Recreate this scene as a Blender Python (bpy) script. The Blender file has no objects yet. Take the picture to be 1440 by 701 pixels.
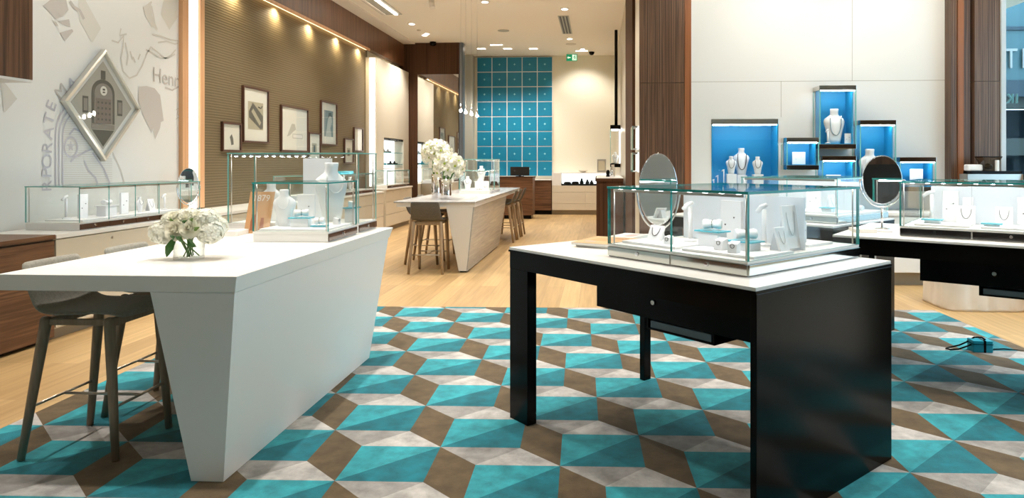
import bpy, bmesh, math, random
from mathutils import Vector, Matrix
random.seed(7)
scn = bpy.context.scene
COL = scn.collection
PI = math.pi

# ------------------------------------------------------------------ camera frame (used to survey points of the room)
F, CX, HY, CH = 950.0, 787.0, 229.0, 1.4
PHI = math.atan((841 - CX) / F)
S_, C_ = math.sin(PHI), math.cos(PHI)
def W(px, py, z=0.0):                      # a point of the room seen on a horizontal plane of height z
    D = (CH - z) * F / (py - HY); X = (px - CX) / F * D
    return Vector((-S_ * D + C_ * X, C_ * D + S_ * X, z))
def wall_x(px, py, X):                     # a point seen on the wall plane x = X
    r = (px - CX) / F; dx, dy = -S_ + C_ * r, C_ + S_ * r; t = X / dx
    return (dy * t, CH - (py - HY) / F * t)
def wall_y(px, py, Y):
    r = (px - CX) / F; dx, dy = -S_ + C_ * r, C_ + S_ * r; t = Y / dy
    return (dx * t, CH - (py - HY) / F * t)

# ------------------------------------------------------------------ materials
MT = {}
def mat(name, col=(.8, .8, .8), rough=.5, metal=0., emis=None, es=0., spec=.5, coat=0., sheen=0., trans=0., alpha=1.):
    m = bpy.data.materials.new(name); m.use_nodes = True
    b = m.node_tree.nodes['Principled BSDF']
    b.inputs['Base Color'].default_value = (*col, 1); b.inputs['Roughness'].default_value = rough
    b.inputs['Metallic'].default_value = metal; b.inputs['Specular IOR Level'].default_value = spec
    b.inputs['Coat Weight'].default_value = coat; b.inputs['Sheen Weight'].default_value = sheen
    b.inputs['Transmission Weight'].default_value = trans
    if emis: b.inputs['Emission Color'].default_value = (*emis, 1); b.inputs['Emission Strength'].default_value = es
    MT[name] = m; return m
def nodes(m): return m.node_tree.nodes, m.node_tree.links
def mapping(m, scale, rot=(0, 0, 0), obj=True):
    n, l = nodes(m); tc = n.new('ShaderNodeTexCoord'); mp = n.new('ShaderNodeMapping')
    l.new(tc.outputs['Object'], mp.inputs['Vector']); mp.inputs['Scale'].default_value = scale; mp.inputs['Rotation'].default_value = rot
    return mp
def ramp(m, stops):
    n, l = nodes(m); r = n.new('ShaderNodeValToRGB'); e = r.color_ramp.elements
    while len(e) < len(stops): e.new(.5)
    for i, (p, c) in enumerate(stops): e[i].position = p; e[i].color = (*c, 1)
    return r
def mottled(name, c1, c2, scale=8, rough=.5, bump=0., detail=6, **k):
    m = mat(name, c1, rough, **k); n, l = nodes(m); mp = mapping(m, (1, 1, 1)); t = n.new('ShaderNodeTexNoise')
    t.inputs['Scale'].default_value = scale; t.inputs['Detail'].default_value = detail
    r = ramp(m, [(.32, c1), (.68, c2)]); l.new(mp.outputs[0], t.inputs['Vector']); l.new(t.outputs[0], r.inputs[0])
    l.new(r.outputs[0], n['Principled BSDF'].inputs['Base Color'])
    if bump:
        b = n.new('ShaderNodeBump'); b.inputs['Strength'].default_value = bump; b.inputs['Distance'].default_value = .01
        t2 = n.new('ShaderNodeTexNoise'); t2.inputs['Scale'].default_value = scale * 12; l.new(mp.outputs[0], t2.inputs['Vector'])
        l.new(t2.outputs[0], b.inputs['Height']); l.new(b.outputs[0], n['Principled BSDF'].inputs['Normal'])
    return m
def wood(name, stops, scale, rough=.4, coat=0.):
    m = mat(name, stops[0][1], rough, coat=coat); n, l = nodes(m); mp = mapping(m, scale)
    t = n.new('ShaderNodeTexNoise'); t.inputs['Scale'].default_value = 1.; t.inputs['Detail'].default_value = 7; t.inputs['Roughness'].default_value = .62
    t.inputs['Distortion'].default_value = .25
    r = ramp(m, stops); l.new(mp.outputs[0], t.inputs['Vector']); l.new(t.outputs[0], r.inputs[0])
    l.new(r.outputs[0], n['Principled BSDF'].inputs['Base Color']); return m
WAL = [(.28, (.035, .014, .006)), (.42, (.105, .045, .02)), (.52, (.19, .09, .043)), (.60, (.085, .036, .016)), (.72, (.26, .135, .07))]
wood('walnut_v', WAL, (16, 16, .35)); wood('walnut_y', WAL, (14, .5, 14)); wood('walnut_x', WAL, (.5, 14, 14))
WAL2 = [(.3, (.03, .014, .008)), (.42, (.09, .045, .026)), (.5, (.19, .105, .06)), (.55, (.055, .027, .016)), (.62, (.14, .078, .047)), (.7, (.24, .15, .095))]
wood('walnut_tall', WAL2, (26, 26, .22), .38)
wood('walnut_lit', [(.3, (.13, .04, .014)), (.5, (.34, .125, .045)), (.7, (.22, .075, .027))], (30, 30, .3), .4)  # walnut where light falls on it, brightness put into the colour
wood('walnut_dark', [(.3, (.03, .013, .006)), (.5, (.085, .04, .02)), (.7, (.05, .022, .01))], (26, 26, .3), .6); MT['walnut_dark'].node_tree.nodes['Principled BSDF'].inputs['Specular IOR Level'].default_value = .15
wood('orange_lit_wood', [(.3, (.62, .33, .16)), (.7, (.78, .46, .25))], (20, 20, .5), .45)  # warm lamp glow on the wood edges put into the base colour
wood('oak_leg', [(.3, (.30, .21, .13)), (.7, (.42, .31, .20))], (60, 60, 4), .5)
wood('grey_oak_leg', [(.3, (.24, .18, .13)), (.7, (.36, .28, .205))], (60, 60, 4), .5)
mat('white_solid', (.86, .86, .85), .32); mat('white_top', (.87, .86, .83), .3)
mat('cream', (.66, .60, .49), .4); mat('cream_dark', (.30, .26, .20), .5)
mat('white_lacquer', (.80, .79, .77), .35); mat('prop_white', (.87, .87, .88), .55); mat('prop_grey', (.62, .64, .68), .5)
mat('wall_white', (.80, .80, .775), .6); mat('wall_cream', (.76, .73, .61), .6); mat('ceiling_paint', (.92, .875, .79), .8)
mat('cove_white', (.84, .80, .74), .7)
mat('black', (.0035, .003, .0025), .18, spec=.12); mat('black_matte', (.012, .011, .011), .5); mat('grey_metal', (.16, .18, .20), .4, metal=.2)
mat('dark_grey', (.06, .06, .06), .4)
mat('mirror', (.93, .95, .96), .02, metal=1.); mat('mirror_base', (.60, .61, .57), .10, metal=1.); mat('mirror_dark', (.72, .71, .68), .07, metal=1.); mat('chrome', (.8, .8, .82), .09, metal=1.)
mat('steel', (.55, .52, .48), .28, metal=1.); mat('silver_frame', (.72, .70, .64), .3, metal=.9)
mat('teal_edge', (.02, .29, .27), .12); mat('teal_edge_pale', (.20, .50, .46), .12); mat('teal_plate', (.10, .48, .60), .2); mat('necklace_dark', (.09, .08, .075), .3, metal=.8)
mat('chain_pale', (.50, .50, .50), .4); mat('necklace_silver', (.5, .5, .5), .2, metal=1.)
mat('case_drawer_walnut', (.075, .035, .02), .15, coat=.4); mat('case_drawer_black', (.01, .009, .009), .12)
mat('blue_lining', (.01, .30, .60), .55); mat('led', (1, 1, 1), .5, emis=(.92, .96, 1.), es=48); mat('led_soft', (1, 1, 1), .5, emis=(1., .95, .92), es=2.4)
mat('led_mid', (1, 1, 1), .5, emis=(.92, .96, 1.), es=26); mat('led_warm', (1, 1, 1), .5, emis=(1., .72, .36), es=6); mat('lamp_lens', (1, 1, 1), .5, emis=(1., .93, .82), es=14); mat('pendant_glow', (1, 1, 1), .5, emis=(1., .93, .8), es=60)
mat('backlit', (1, 1, 1), .5, emis=(.90, .96, 1.), es=1.5)
mat('frame_walnut', (.085, .036, .022), .4); mat('paper', (.82, .80, .76), .5); mat('paper_mat', (.80, .78, .70), .6); mat('photo_grey', (.20, .20, .16), .5); mat('photo_dark', (.09, .09, .08), .5)
mat('photo_blue', (.22, .27, .27), .5); mat('mural_ink', (.57, .535, .50), .65); mat('mural_ink_faint', (.66, .635, .58), .65); mat('mural_ink_violet', (.53, .52, .57), .65)
mat('sand', (.60, .34, .16), .5); mat('sand_light', (.66, .43, .23), .5); mat('rust', (.38, .13, .06), .5); mat('pink', (.75, .45, .42), .5)
mat('exit_green', (.0, .20, .09), .4, emis=(.0, .35, .16), es=.5); mat('exit_white', (.8, .9, .8), .4, emis=(.7, 1, .8), es=.9)
mat('leaf', (.035, .12, .02), .4); mat('leaf_light', (.15, .27, .05), .45); mat('stem', (.12, .24, .05), .45)
mottled('petal', (.90, .89, .76), (.93, .93, .86), 30, .6); mat('petal_rose', (.93, .91, .78), .55); mat('petal_white', (.87, .87, .78), .55); mat('flower_core', (.38, .50, .05), .5)
mottled('stool_fabric', (.24, .225, .185), (.33, .31, .26), 90, .9, sheen=.3)
mottled('cloth', (.70, .64, .56), (.78, .72, .65), 6, .9)
mottled('teal_panel', (.0, .175, .31), (.0, .20, .345), 2, .45); mat('emblem', (.30, .62, .70), .4)
mat('adapter_blue', (.0, .30, .42), .4); mat('bean', (.02, .012, .008), .5)
mat('facade_teal', (.055, .145, .175), .5); mat('facade_dark', (.006, .012, .018), .8, spec=.1); mat('facade_olive', (.035, .045, .04), .6); mat('facade_blue', (.016, .045, .07), .5); mat('letter_white', (.40, .42, .42), .5)
mat('letter_green', (.30, .45, .42), .5); mat('window_frame', (.62, .68, .72), .35)
mat('partition_grey', (.42, .42, .37), .5); mat('post_slate', (.11, .13, .16), .3)
mottled('plaza', (.30, .30, .30), (.36, .36, .35), 2, .8)
def leaky(nm, k):
    m = MT[nm]; n, l = nodes(m); b = n['Principled BSDF']; tl = n.new('ShaderNodeBsdfTranslucent'); tl.inputs[0].default_value = (.93, .92, .84, 1); mx = n.new('ShaderNodeMixShader'); mx.inputs[0].default_value = k
    l.new(b.outputs[0], mx.inputs[1]); l.new(tl.outputs[0], mx.inputs[2]); l.new(mx.outputs[0], n['Material Output'].inputs[0])
for nm in ('petal', 'petal_rose', 'petal_white'): leaky(nm, .15)
# glass
def glassmat(name, tint, refl=1., base=.03):
    m = bpy.data.materials.new(name); m.use_nodes = True; n, l = nodes(m); n.remove(n['Principled BSDF'])
    tr = n.new('ShaderNodeBsdfTransparent'); tr.inputs[0].default_value = (*tint, 1); gl = n.new('ShaderNodeBsdfGlossy'); gl.inputs['Roughness'].default_value = .02
    fr = n.new('ShaderNodeLayerWeight'); fr.inputs[0].default_value = .5; pw = n.new('ShaderNodeMath'); pw.operation = 'POWER'; pw.inputs[1].default_value = 4.5
    mu = n.new('ShaderNodeMath'); mu.operation = 'MULTIPLY_ADD'; mu.inputs[1].default_value = .8 * refl; mu.inputs[2].default_value = base * refl
    mx = n.new('ShaderNodeMixShader'); l.new(fr.outputs['Facing'], pw.inputs[0]); l.new(pw.outputs[0], mu.inputs[0]); l.new(mu.outputs[0], mx.inputs[0]); l.new(tr.outputs[0], mx.inputs[1]); l.new(gl.outputs[0], mx.inputs[2])
    l.new(mx.outputs[0], n['Material Output'].inputs[0]); MT[name] = m; return m
glassmat('glass', (.985, .995, .992), .8); glassmat('window_glass', (.80, .92, .95), .2); glassmat('vase_glass', (.955, .975, .965), 1.2); glassmat('smoked_glass', (.62, .58, .52), 1.2)
def frosted():
    m = mat('frosted', (.90, .92, .95), .35); b = m.node_tree.nodes['Principled BSDF']; n, l = nodes(m)
    tl = n.new('ShaderNodeBsdfTranslucent'); tl.inputs[0].default_value = (.88, .91, .95, 1); mx = n.new('ShaderNodeMixShader'); mx.inputs[0].default_value = .4
    l.new(b.outputs[0], mx.inputs[1]); l.new(tl.outputs[0], mx.inputs[2]); l.new(mx.outputs[0], n['Material Output'].inputs[0])
frosted()
# oak planks
def oak():
    m = mat('oak_floor', (.5, .4, .25), .42); n, l = nodes(m); mp = mapping(m, (1, 1, 1), (0, 0, PI / 2))
    br = n.new('ShaderNodeTexBrick'); br.inputs['Scale'].default_value = 1; br.inputs['Brick Width'].default_value = 1.9; br.inputs['Row Height'].default_value = .19
    br.inputs['Mortar Size'].default_value = .0018; br.offset = .37
    br.inputs['Color1'].default_value = (.53, .365, .175, 1); br.inputs['Color2'].default_value = (.41, .27, .125, 1); br.inputs['Mortar'].default_value = (.30, .20, .11, 1)
    mp2 = mapping(m, (26, 1.2, 26)); t = n.new('ShaderNodeTexNoise'); t.inputs['Scale'].default_value = 1; t.inputs['Detail'].default_value = 6
    r = ramp(m, [(.3, (.80, .78, .74)), (.7, (1.08, 1.06, 1.04))]); mx = n.new('ShaderNodeMix'); mx.data_type = 'RGBA'; mx.blend_type = 'MULTIPLY'; mx.inputs[0].default_value = 1
    l.new(mp.outputs[0], br.inputs['Vector']); l.new(mp2.outputs[0], t.inputs['Vector']); l.new(t.outputs[0], r.inputs[0])
    l.new(br.outputs['Color'], mx.inputs[6]); l.new(r.outputs[0], mx.inputs[7]); l.new(mx.outputs[2], n['Principled BSDF'].inputs['Base Color'])
oak()
# gold ribbed wall covering: fine horizontal ribs
def ribbed():
    m = mat('ribbed_gold', (.3, .2, .1), .6, spec=.15); n, l = nodes(m); mp = mapping(m, (1, 1, 1))
    w = n.new('ShaderNodeTexWave'); w.bands_direction = 'Z'; w.inputs['Scale'].default_value = 1 / .034 * .314; w.inputs['Distortion'].default_value = 0
    w2 = n.new('ShaderNodeTexWave'); w2.bands_direction = 'Y'; w2.inputs['Scale'].default_value = 1 / .06 * .314
    r = ramp(m, [(.0, (.135, .103, .058)), (.5, (.185, .145, .085)), (1., (.20, .157, .092))])
    l.new(mp.outputs[0], w.inputs['Vector']); l.new(w.outputs['Fac'], r.inputs[0]); l.new(r.outputs[0], n['Principled BSDF'].inputs['Base Color'])
    b = n.new('ShaderNodeBump'); b.inputs['Distance'].default_value = .004; b.inputs['Strength'].default_value = .4
    l.new(w.outputs['Fac'], b.inputs['Height']); l.new(b.outputs[0], n['Principled BSDF'].inputs['Normal'])
ribbed()
# linear veined marble
def marble():
    for nm, sc in (('marble', (2.2, .5, 9)), ('marble_top', (9, .6, 1))):
        m = mat(nm, (.7, .66, .6), .25); n, l = nodes(m); mp = mapping(m, sc)
        t = n.new('ShaderNodeTexNoise'); t.inputs['Scale'].default_value = 1.4; t.inputs['Detail'].default_value = 8; t.inputs['Distortion'].default_value = .6
        r = ramp(m, [(.30, (.36, .36, .365)), (.45, (.50, .50, .505)), (.55, (.43, .435, .44)), (.7, (.57, .57, .57))])
        l.new(mp.outputs[0], t.inputs['Vector']); l.new(t.outputs[0], r.inputs[0]); l.new(r.outputs[0], n['Principled BSDF'].inputs['Base Color'])
marble()
# rug piles
def pile(name, c):
    m = mat(name, c, .95, sheen=.08); n, l = nodes(m); mp = mapping(m, (1, 1, 1))
    t = n.new('ShaderNodeTexNoise'); t.inputs['Scale'].default_value = 9; t.inputs['Detail'].default_value = 8; t.inputs['Roughness'].default_value = .65
    a = tuple(x * .70 for x in c); b = tuple(min(1, x * 1.25) for x in c); r = ramp(m, [(.35, a), (.65, b)])
    l.new(mp.outputs[0], t.inputs['Vector']); l.new(t.outputs[0], r.inputs[0]); l.new(r.outputs[0], n['Principled BSDF'].inputs['Base Color'])
    t2 = n.new('ShaderNodeTexNoise'); t2.inputs['Scale'].default_value = 260; bp = n.new('ShaderNodeBump'); bp.inputs['Strength'].default_value = .5; bp.inputs['Distance'].default_value = .004
    l.new(mp.outputs[0], t2.inputs['Vector']); l.new(t2.outputs[0], bp.inputs['Height']); l.new(bp.outputs[0], n['Principled BSDF'].inputs['Normal'])
pile('pile_teal', (.022, .27, .32)); pile('pile_teal_deep', (.0, .135, .175)); pile('pile_brown', (.098, .066, .032)); pile('pile_grey', (.27, .26, .25)); pile('pile_pale', (.41, .395, .38))

# ------------------------------------------------------------------ mesh builder
class MB:
    def __init__(s): s.bm = bmesh.new()
    def _m(s, faces, mi):
        for f in faces: f.material_index = mi
    def box(s, x0, x1, y0, y1, z0, z1, mi=0, bev=0., seg=2):
        bm = s.bm; r = bmesh.ops.create_cube(bm, size=1.); vs = r['verts']
        for v in vs: v.co = Vector((x0 + (v.co.x + .5) * (x1 - x0), y0 + (v.co.y + .5) * (y1 - y0), z0 + (v.co.z + .5) * (z1 - z0)))
        fs = list({f for v in vs for f in v.link_faces}); s._m(fs, mi)
        if bev:
            es = list({e for v in vs for e in v.link_edges})
            g = bmesh.ops.bevel(bm, geom=es, offset=bev, segments=seg, affect='EDGES', profile=.6); s._m(g['faces'], mi)
        return s
    def hexa(s, pts, mi=0, bev=0.):       # 8 points: bottom ring 4, top ring 4
        vs = [s.bm.verts.new(p) for p in pts]; fs = []
        for q in ((3, 2, 1, 0), (4, 5, 6, 7), (0, 1, 5, 4), (1, 2, 6, 5), (2, 3, 7, 6), (3, 0, 4, 7)): fs.append(s.bm.faces.new([vs[i] for i in q]))
        s._m(fs, mi)
        if bev:
            es = list({e for v in vs for e in v.link_edges}); bmesh.ops.bevel(s.bm, geom=es, offset=bev, segments=2, affect='EDGES')
        return s
    def prism(s, poly, d, mi=0):          # poly: 3-D points of a planar outline; d: extrusion vector
        d = Vector(d); a = [s.bm.verts.new(p) for p in poly]; b = [s.bm.verts.new(Vector(p) + d) for p in poly]; n = len(a)
        fs = [s.bm.faces.new(a[::-1]), s.bm.faces.new(b)] + [s.bm.faces.new((a[i], a[(i + 1) % n], b[(i + 1) % n], b[i])) for i in range(n)]
        s._m(fs, mi); return s
    def cone(s, p, q, r0, r1, n=14, mi=0, cap=True):
        p, q = Vector(p), Vector(q); ax = (q - p).normalized(); u = ax.orthogonal().normalized(); w = ax.cross(u)
        A = [s.bm.verts.new(p + (u * math.cos(t) + w * math.sin(t)) * r0) for t in [2 * PI * i / n for i in range(n)]]
        B = [s.bm.verts.new(q + (u * math.cos(t) + w * math.sin(t)) * r1) for t in [2 * PI * i / n for i in range(n)]]
        fs = [s.bm.faces.new((A[i], A[(i + 1) % n], B[(i + 1) % n], B[i])) for i in range(n)]
        for f in fs: f.smooth = True
        if cap: fs += [s.bm.faces.new(A[::-1]), s.bm.faces.new(B)]
        s._m(fs, mi); return s
    def tube(s, pts, r, n=8, mi=0, closed=False):
        pts = [Vector(p) for p in pts]; rings = []; m = len(pts); up = None
        for i, p in enumerate(pts):
            a = pts[(i - 1) % m] if (closed or i) else p; b = pts[(i + 1) % m] if (closed or i < m - 1) else p
            t = (b - a).normalized(); u = t.orthogonal().normalized() if up is None else (up - t * up.dot(t)).normalized(); up = u; w = t.cross(u)
            rr = r[i] if isinstance(r, (list, tuple)) else r
            rings.append([s.bm.verts.new(p + (u * math.cos(2 * PI * k / n) + w * math.sin(2 * PI * k / n)) * rr) for k in range(n)])
        fs = []
        for i in range(m if closed else m - 1):
            A, B = rings[i], rings[(i + 1) % m]
            for k in range(n): fs.append(s.bm.faces.new((A[k], A[(k + 1) % n], B[(k + 1) % n], B[k])))
        if not closed: fs += [s.bm.faces.new(rings[0][::-1]), s.bm.faces.new(rings[-1])]
        for f in fs: f.smooth = True
        s._m(fs, mi); return s
    def loft(s, rings, mi=0, smooth=True, cap=True):
        R = [[s.bm.verts.new(p) for p in r] for r in rings]; n = len(R[0]); fs = []
        for A, B in zip(R, R[1:]):
            for k in range(n): fs.append(s.bm.faces.new((A[k], A[(k + 1) % n], B[(k + 1) % n], B[k])))
        for f in fs: f.smooth = smooth
        if cap: fs += [s.bm.faces.new(R[0][::-1]), s.bm.faces.new(R[-1])]
        s._m(fs, mi); return s
    def lathe(s, prof, c=(0, 0, 0), n=24, mi=0, sx=1., sy=1.):
        c = Vector(c)
        return s.loft([[c + Vector((r * sx * math.cos(2 * PI * k / n), r * sy * math.sin(2 * PI * k / n), z)) for k in range(n)] for r, z in prof], mi)
    def ball(s, c, r, mi=0, sc=(1, 1, 1), sub=2):
        g = bmesh.ops.create_icosphere(s.bm, subdivisions=sub, radius=r)
        for v in g['verts']: v.co = Vector((v.co.x * sc[0], v.co.y * sc[1], v.co.z * sc[2])) + Vector(c)
        fs = list({f for v in g['verts'] for f in v.link_faces}); s._m(fs, mi)
        for f in fs: f.smooth = True
        return s
    def poly(s, pts, mi=0):
        f = s.bm.faces.new([s.bm.verts.new(p) for p in pts]); f.material_index = mi; return f
    def build(s, name, mats, parent=None, loc=None):
        if isinstance(mats, str): mats = [mats]
        bmesh.ops.recalc_face_normals(s.bm, faces=s.bm.faces)
        me = bpy.data.meshes.new(name); s.bm.to_mesh(me); s.bm.free()
        for m in mats: me.materials.append(MT[m])
        o = bpy.data.objects.new(name, me); COL.objects.link(o)
        if parent is not None: o.parent = parent
        if loc is not None: o.location = loc
        return o
def tag(o, label, cat, group=None, kind=None):
    if label: o['label'] = label
    if cat: o['category'] = cat
    if group: o['group'] = group
    if kind: o['kind'] = kind
    return o
def thing(name, label, cat, loc=(0, 0, 0), rotz=0., group=None, scale=None):
    o = bpy.data.objects.new(name, None); COL.objects.link(o); o.location = loc; o.rotation_euler = (0, 0, rotz); o.empty_display_size = .1
    if scale: o.scale = (scale,) * 3
    return tag(o, label, cat, group)
def struct(o): o['kind'] = 'structure'; return o
def copy_tree(o, loc, rotz, label, group=None, scale=None):
    def rec(a, p):
        c = a.copy(); COL.objects.link(c); c.parent = p
        for ch in [x for x in bpy.data.objects if x.parent == a]: rec(ch, c)
        return c
    r = rec(o, None); r.location = loc; r.rotation_euler = (0, 0, rotz); r['label'] = label
    if scale: r.scale = (scale,) * 3
    if group: r['group'] = group
    return r
def simple(name, mb, mats, label, cat, group=None, loc=None, rotz=0.):
    o = mb.build(name, mats); tag(o, label, cat, group)
    if loc is not None: o.location = loc
    o.rotation_euler = (0, 0, rotz); return o
def text_polys(txt, size=1., font_thin=False):
    cu = bpy.data.curves.new('t', 'FONT'); cu.body = txt; cu.size = size; cu.align_x = 'CENTER'; cu.align_y = 'CENTER'; cu.resolution_u = 4
    o = bpy.data.objects.new('t', cu); COL.objects.link(o); bpy.context.view_layer.update()
    ev = o.evaluated_get(bpy.context.evaluated_depsgraph_get()); me = ev.to_mesh()
    out = ([v.co.copy() for v in me.vertices], [tuple(p.vertices) for p in me.polygons]); ev.to_mesh_clear()
    bpy.data.objects.remove(o); bpy.data.curves.remove(cu); return out
def add_text(mb, txt, size, fn, mi=0):    # fn maps (x, y) of the lettering to a 3-D point
    vs, ps = text_polys(txt, size); V = [mb.bm.verts.new(fn(v.x, v.y)) for v in vs]
    for p in ps:
        try: mb.bm.faces.new([V[i] for i in p]).material_index = mi
        except ValueError: pass

# ------------------------------------------------------------------ the room
CZ = 4.35; YB = 18.6; XW = -4.9; YF = -4.0; XR = 7.6; YN = 8.45
struct(MB().box(-5.2, XR + .2, YF - .2, YB + .2, -.1, 0).build('floor', 'oak_floor'))
struct(MB().box(-5.2, XR + .2, YF - .2, YB + .2, CZ, CZ + .1).build('ceiling', 'ceiling_paint'))
struct(MB().box(XW - .2, XW, YF, 8.08, 0, CZ).build('wall_left', 'wall_white'))
struct(MB().box(XW - .2, XW + .02, 8.08, 14.05, 0, 3.78).build('wall_left_ribbed', 'ribbed_gold'))
struct(MB().box(XW - .2, XW, 14.05, YB, 0, CZ).build('wall_left_far', 'wall_cream'))
struct(MB().box(XW - .2, -4.78, 8.08, 16.4, 3.78, CZ).build('wall_left_bulkhead', 'walnut_v'))
o = MB().box(XW + .045, XW + .065, 8.1, 13.9, 3.765, 3.779).build('wall_lamp_strip', 'led_warm'); tag(o, 'warm light strip hidden under the walnut bulkhead', 'light')
struct(MB().box(-4.79, -4.765, 8.08, 13.9, 3.74, 3.79).build('trim_lit_1', 'orange_lit_wood'))  # orange-lit lower edge of the bulkhead, glow painted as wood colour
struct(MB().box(-4.78, -4.50, 5.0, 16.4, CZ - .03, CZ).build('trim_2', 'cove_white'))
# vertical light slot between the mural wall and the ribbed wall
struct(MB().box(XW, XW + .05, 7.64, 7.755, .85, CZ).build('trim_3', 'orange_lit_wood'))
struct(MB().box(XW, XW + .05, 7.99, 8.08, .85, CZ).build('trim_4', 'orange_lit_wood'))
o = MB().box(XW + .001, XW + .02, 7.756, 7.989, .85, CZ).build('wall_lamp_strip', 'led_soft'); tag(o, 'tall white light strip glowing between two orange-lit wood edges beside the mural', 'light')
# cream panel wall with lit display recess
py0, py1 = 13.95, 16.38
m = MB(); m.box(XW, -4.65, py0, 14.45, 0, 3.62); m.box(XW, -4.65, 15.95, py1, 0, 3.62); m.box(XW, -4.65, 14.45, 15.95, 1.95, 3.62); m.box(XW, -4.65, 14.45, 15.95, 0, .85)
struct(m.build('wall_left_panel', 'cream'))
o = MB().box(-4.79, -4.68, py0 - .03, py0 - .001, .9, 3.6).build('wall_lamp_strip', 'led_soft'); tag(o, 'tall white light strip at the near edge of the cream display wall', 'light')
# end wall with mirror
xm0, xm1 = -4.44, -3.44
m = MB(); m.box(-4.9, xm0, 16.4, 16.6, 0, CZ); m.box(xm0, -3.40, 16.4, 16.6, 3.58, CZ); m.box(xm0, -3.40, 16.45, 16.6, 0, 3.58)
struct(m.build('wall_end_walnut', 'walnut_dark'))
simple('wall_mirror', MB().box(xm0 + .005, -3.42, 16.42, 16.44, .05, 3.575), 'mirror', 'tall mirror filling the walnut end wall behind the marble table', 'mirror')
m = MB(); m.box(-3.40, -3.30, 16.38, 16.62, 0, CZ, 0, .03); struct(m.build('trim_5', 'post_slate'))
struct(MB().box(-3.9, -3.42, 18.3, YB, 0, CZ).build('wall_partition', 'partition_grey'))
struct(MB().box(-4.0, -3.9, 16.6, YB, 0, CZ).build('wall_partition_side', 'partition_grey'))
# back wall
struct(MB().box(-5, 1.2, YB, YB + .2, 0, CZ).build('wall_back', 'wall_cream'))
# side wall running back on the right of the opening, its pillar and bands
struct(MB().box(.5, 1.1, 8.28, YB, 0, CZ).build('wall_right_passage', 'cream'))
struct(MB().box(.46, .50, 9.15, 11.4, 0, CZ).build('trim_6', 'walnut_dark'))
m = MB(); m.box(.5, 1.115, 8.2, 8.28, 0, 2.36); m.box(.5, 1.115, 8.2, 8.28, 2.364, CZ); struct(m.build('wall_pillar_walnut', 'walnut_tall'))
struct(MB().box(1.04, 1.118, 8.192, 8.2, 0, CZ).build('trim_lit_7', 'walnut_lit'))  # lit right edge of the pillar, painted as a brighter strip
# niche wall with a rectangular recess
rx0, rx1, rz0, rz1 = 1.40, 2.215, 1.06, 1.94
m = MB(); m.box(1.115, rx0, YN, YN + .35, 0, CZ); m.box(rx1, 4.20, YN, YN + .35, 0, CZ); m.box(rx0, rx1, YN, YN + .35, rz1, CZ); m.box(rx0, rx1, YN, YN + .35, 0, rz0)
struct(m.build('wall_niche', 'wall_white'))
m = MB()
for z in (2.40,): m.box(1.115, 4.20, YN - .0012, YN + .001, z, z + .004)
for x in (2.245,): m.box(x, x + .004, YN - .0012, YN + .001, 1.96, 2.40)
m.box(3.1, 3.104, YN - .0012, YN + .001, 2.404, CZ)
struct(m.build('trim_8', 'cream_dark'))
m = MB(); m.box(4.20, 4.42, 8.30, YN + .35, 0, CZ); struct(m.build('wall_walnut_return', 'walnut_tall'))
struct(MB().box(4.27, 4.34, 8.285, 8.30, 0, CZ).build('trim_9', 'walnut_lit'))
m = MB(); m.box(4.45, 4.74, 8.26, YN + .3, 0, 2.36); m.box(4.45, 4.74, 8.26, YN + .3, 2.364, CZ); struct(m.build('wall_pillar_walnut_window', 'walnut_tall'))
struct(MB().box(4.742, 4.80, 8.24, 8.40, 0, CZ, 0, .008).build('window_frame_1', 'window_frame'))
struct(MB().box(4.801, XR, 8.32, 8.335, 0, CZ).build('window_1', 'window_glass'))
# added windows out of view on the right, to daylight the island side
struct(MB().box(XR, XR + .2, 1.2, 8.3, 0, .35).build('wall_right_sill', 'wall_white')); struct(MB().box(XR, XR + .2, YF, 1.15, 0, CZ).build('wall_right', 'walnut_v'))
for i in range(6):
    y = 1.2 + i * (8.3 - 1.2) / 5
    struct(MB().box(XR, XR + .12, y - .04, y + .04, .35, CZ).build('window_frame_%d' % (i + 2), 'window_frame'))
struct(MB().box(XR + .05, XR + .06, 1.2, 8.3, .35, CZ).build('window_added_2', 'window_glass'))
# unseen wall behind the photographer, its tones invented for the mirror reflections
struct(MB().box(.4, XR + .2, YF - .2, YF, 0, 2.1).build('wall_front', 'walnut_v')); struct(MB().box(.4, XR + .2, YF - .2, YF, 2.1, CZ).build('wall_front_upper', 'wall_white')); struct(MB().box(-5.1, .4, YF - .2, YF, 0, CZ).build('wall_front_pale', 'wall_white'))
simple('dark_reflection_block', MB().box(.5, 6.4, YF + .001, YF + .5, 0, 1.37, 0, .01), 'black_matte', 'added black block behind the camera that darkens the oval mirror reflection', 'cabinet')  # unseen block, added so the oval mirror reflects something dark
# street outside
struct(MB().box(XR + .2, 40, -20, 40, -.12, -.02).build('street', 'plaza'))
fx = wall_y(1412, 0, 14.)[0]
m = MB(); m.box(7.8, 16, 14, 14.4, 3.05, 6.5, 0); struct(m.build('exterior_fascia', 'facade_teal'))
m = MB(); m.box(7.8, 16, 13.95, 14.4, 2.72, 3.05, 0); struct(m.build('exterior_fascia_band', 'facade_blue'))
m = MB(); m.box(7.8, 16, 14.1, 14.4, 2.5, 2.72, 0); struct(m.build('exterior_soffit', 'facade_olive'))
m = MB(); m.box(7.8, 16, 14.6, 14.9, 0, 2.5, 0); struct(m.build('exterior_shopfront', 'facade_dark'))
m = MB(); m.box(7.8, 16, 14.3, 14.6, 1.55, 1.9, 0); struct(m.build('exterior_counter', 'facade_olive'))
m = MB(); m.box(7.8, 16, 13.96, 14.0, 4.05, 4.12, 0); struct(m.build('exterior_ledge', 'facade_blue'))
m = MB(); x0, zt = wall_y(1419, 70, 13.98); x1, zb = wall_y(1437, 98, 13.98)
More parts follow.
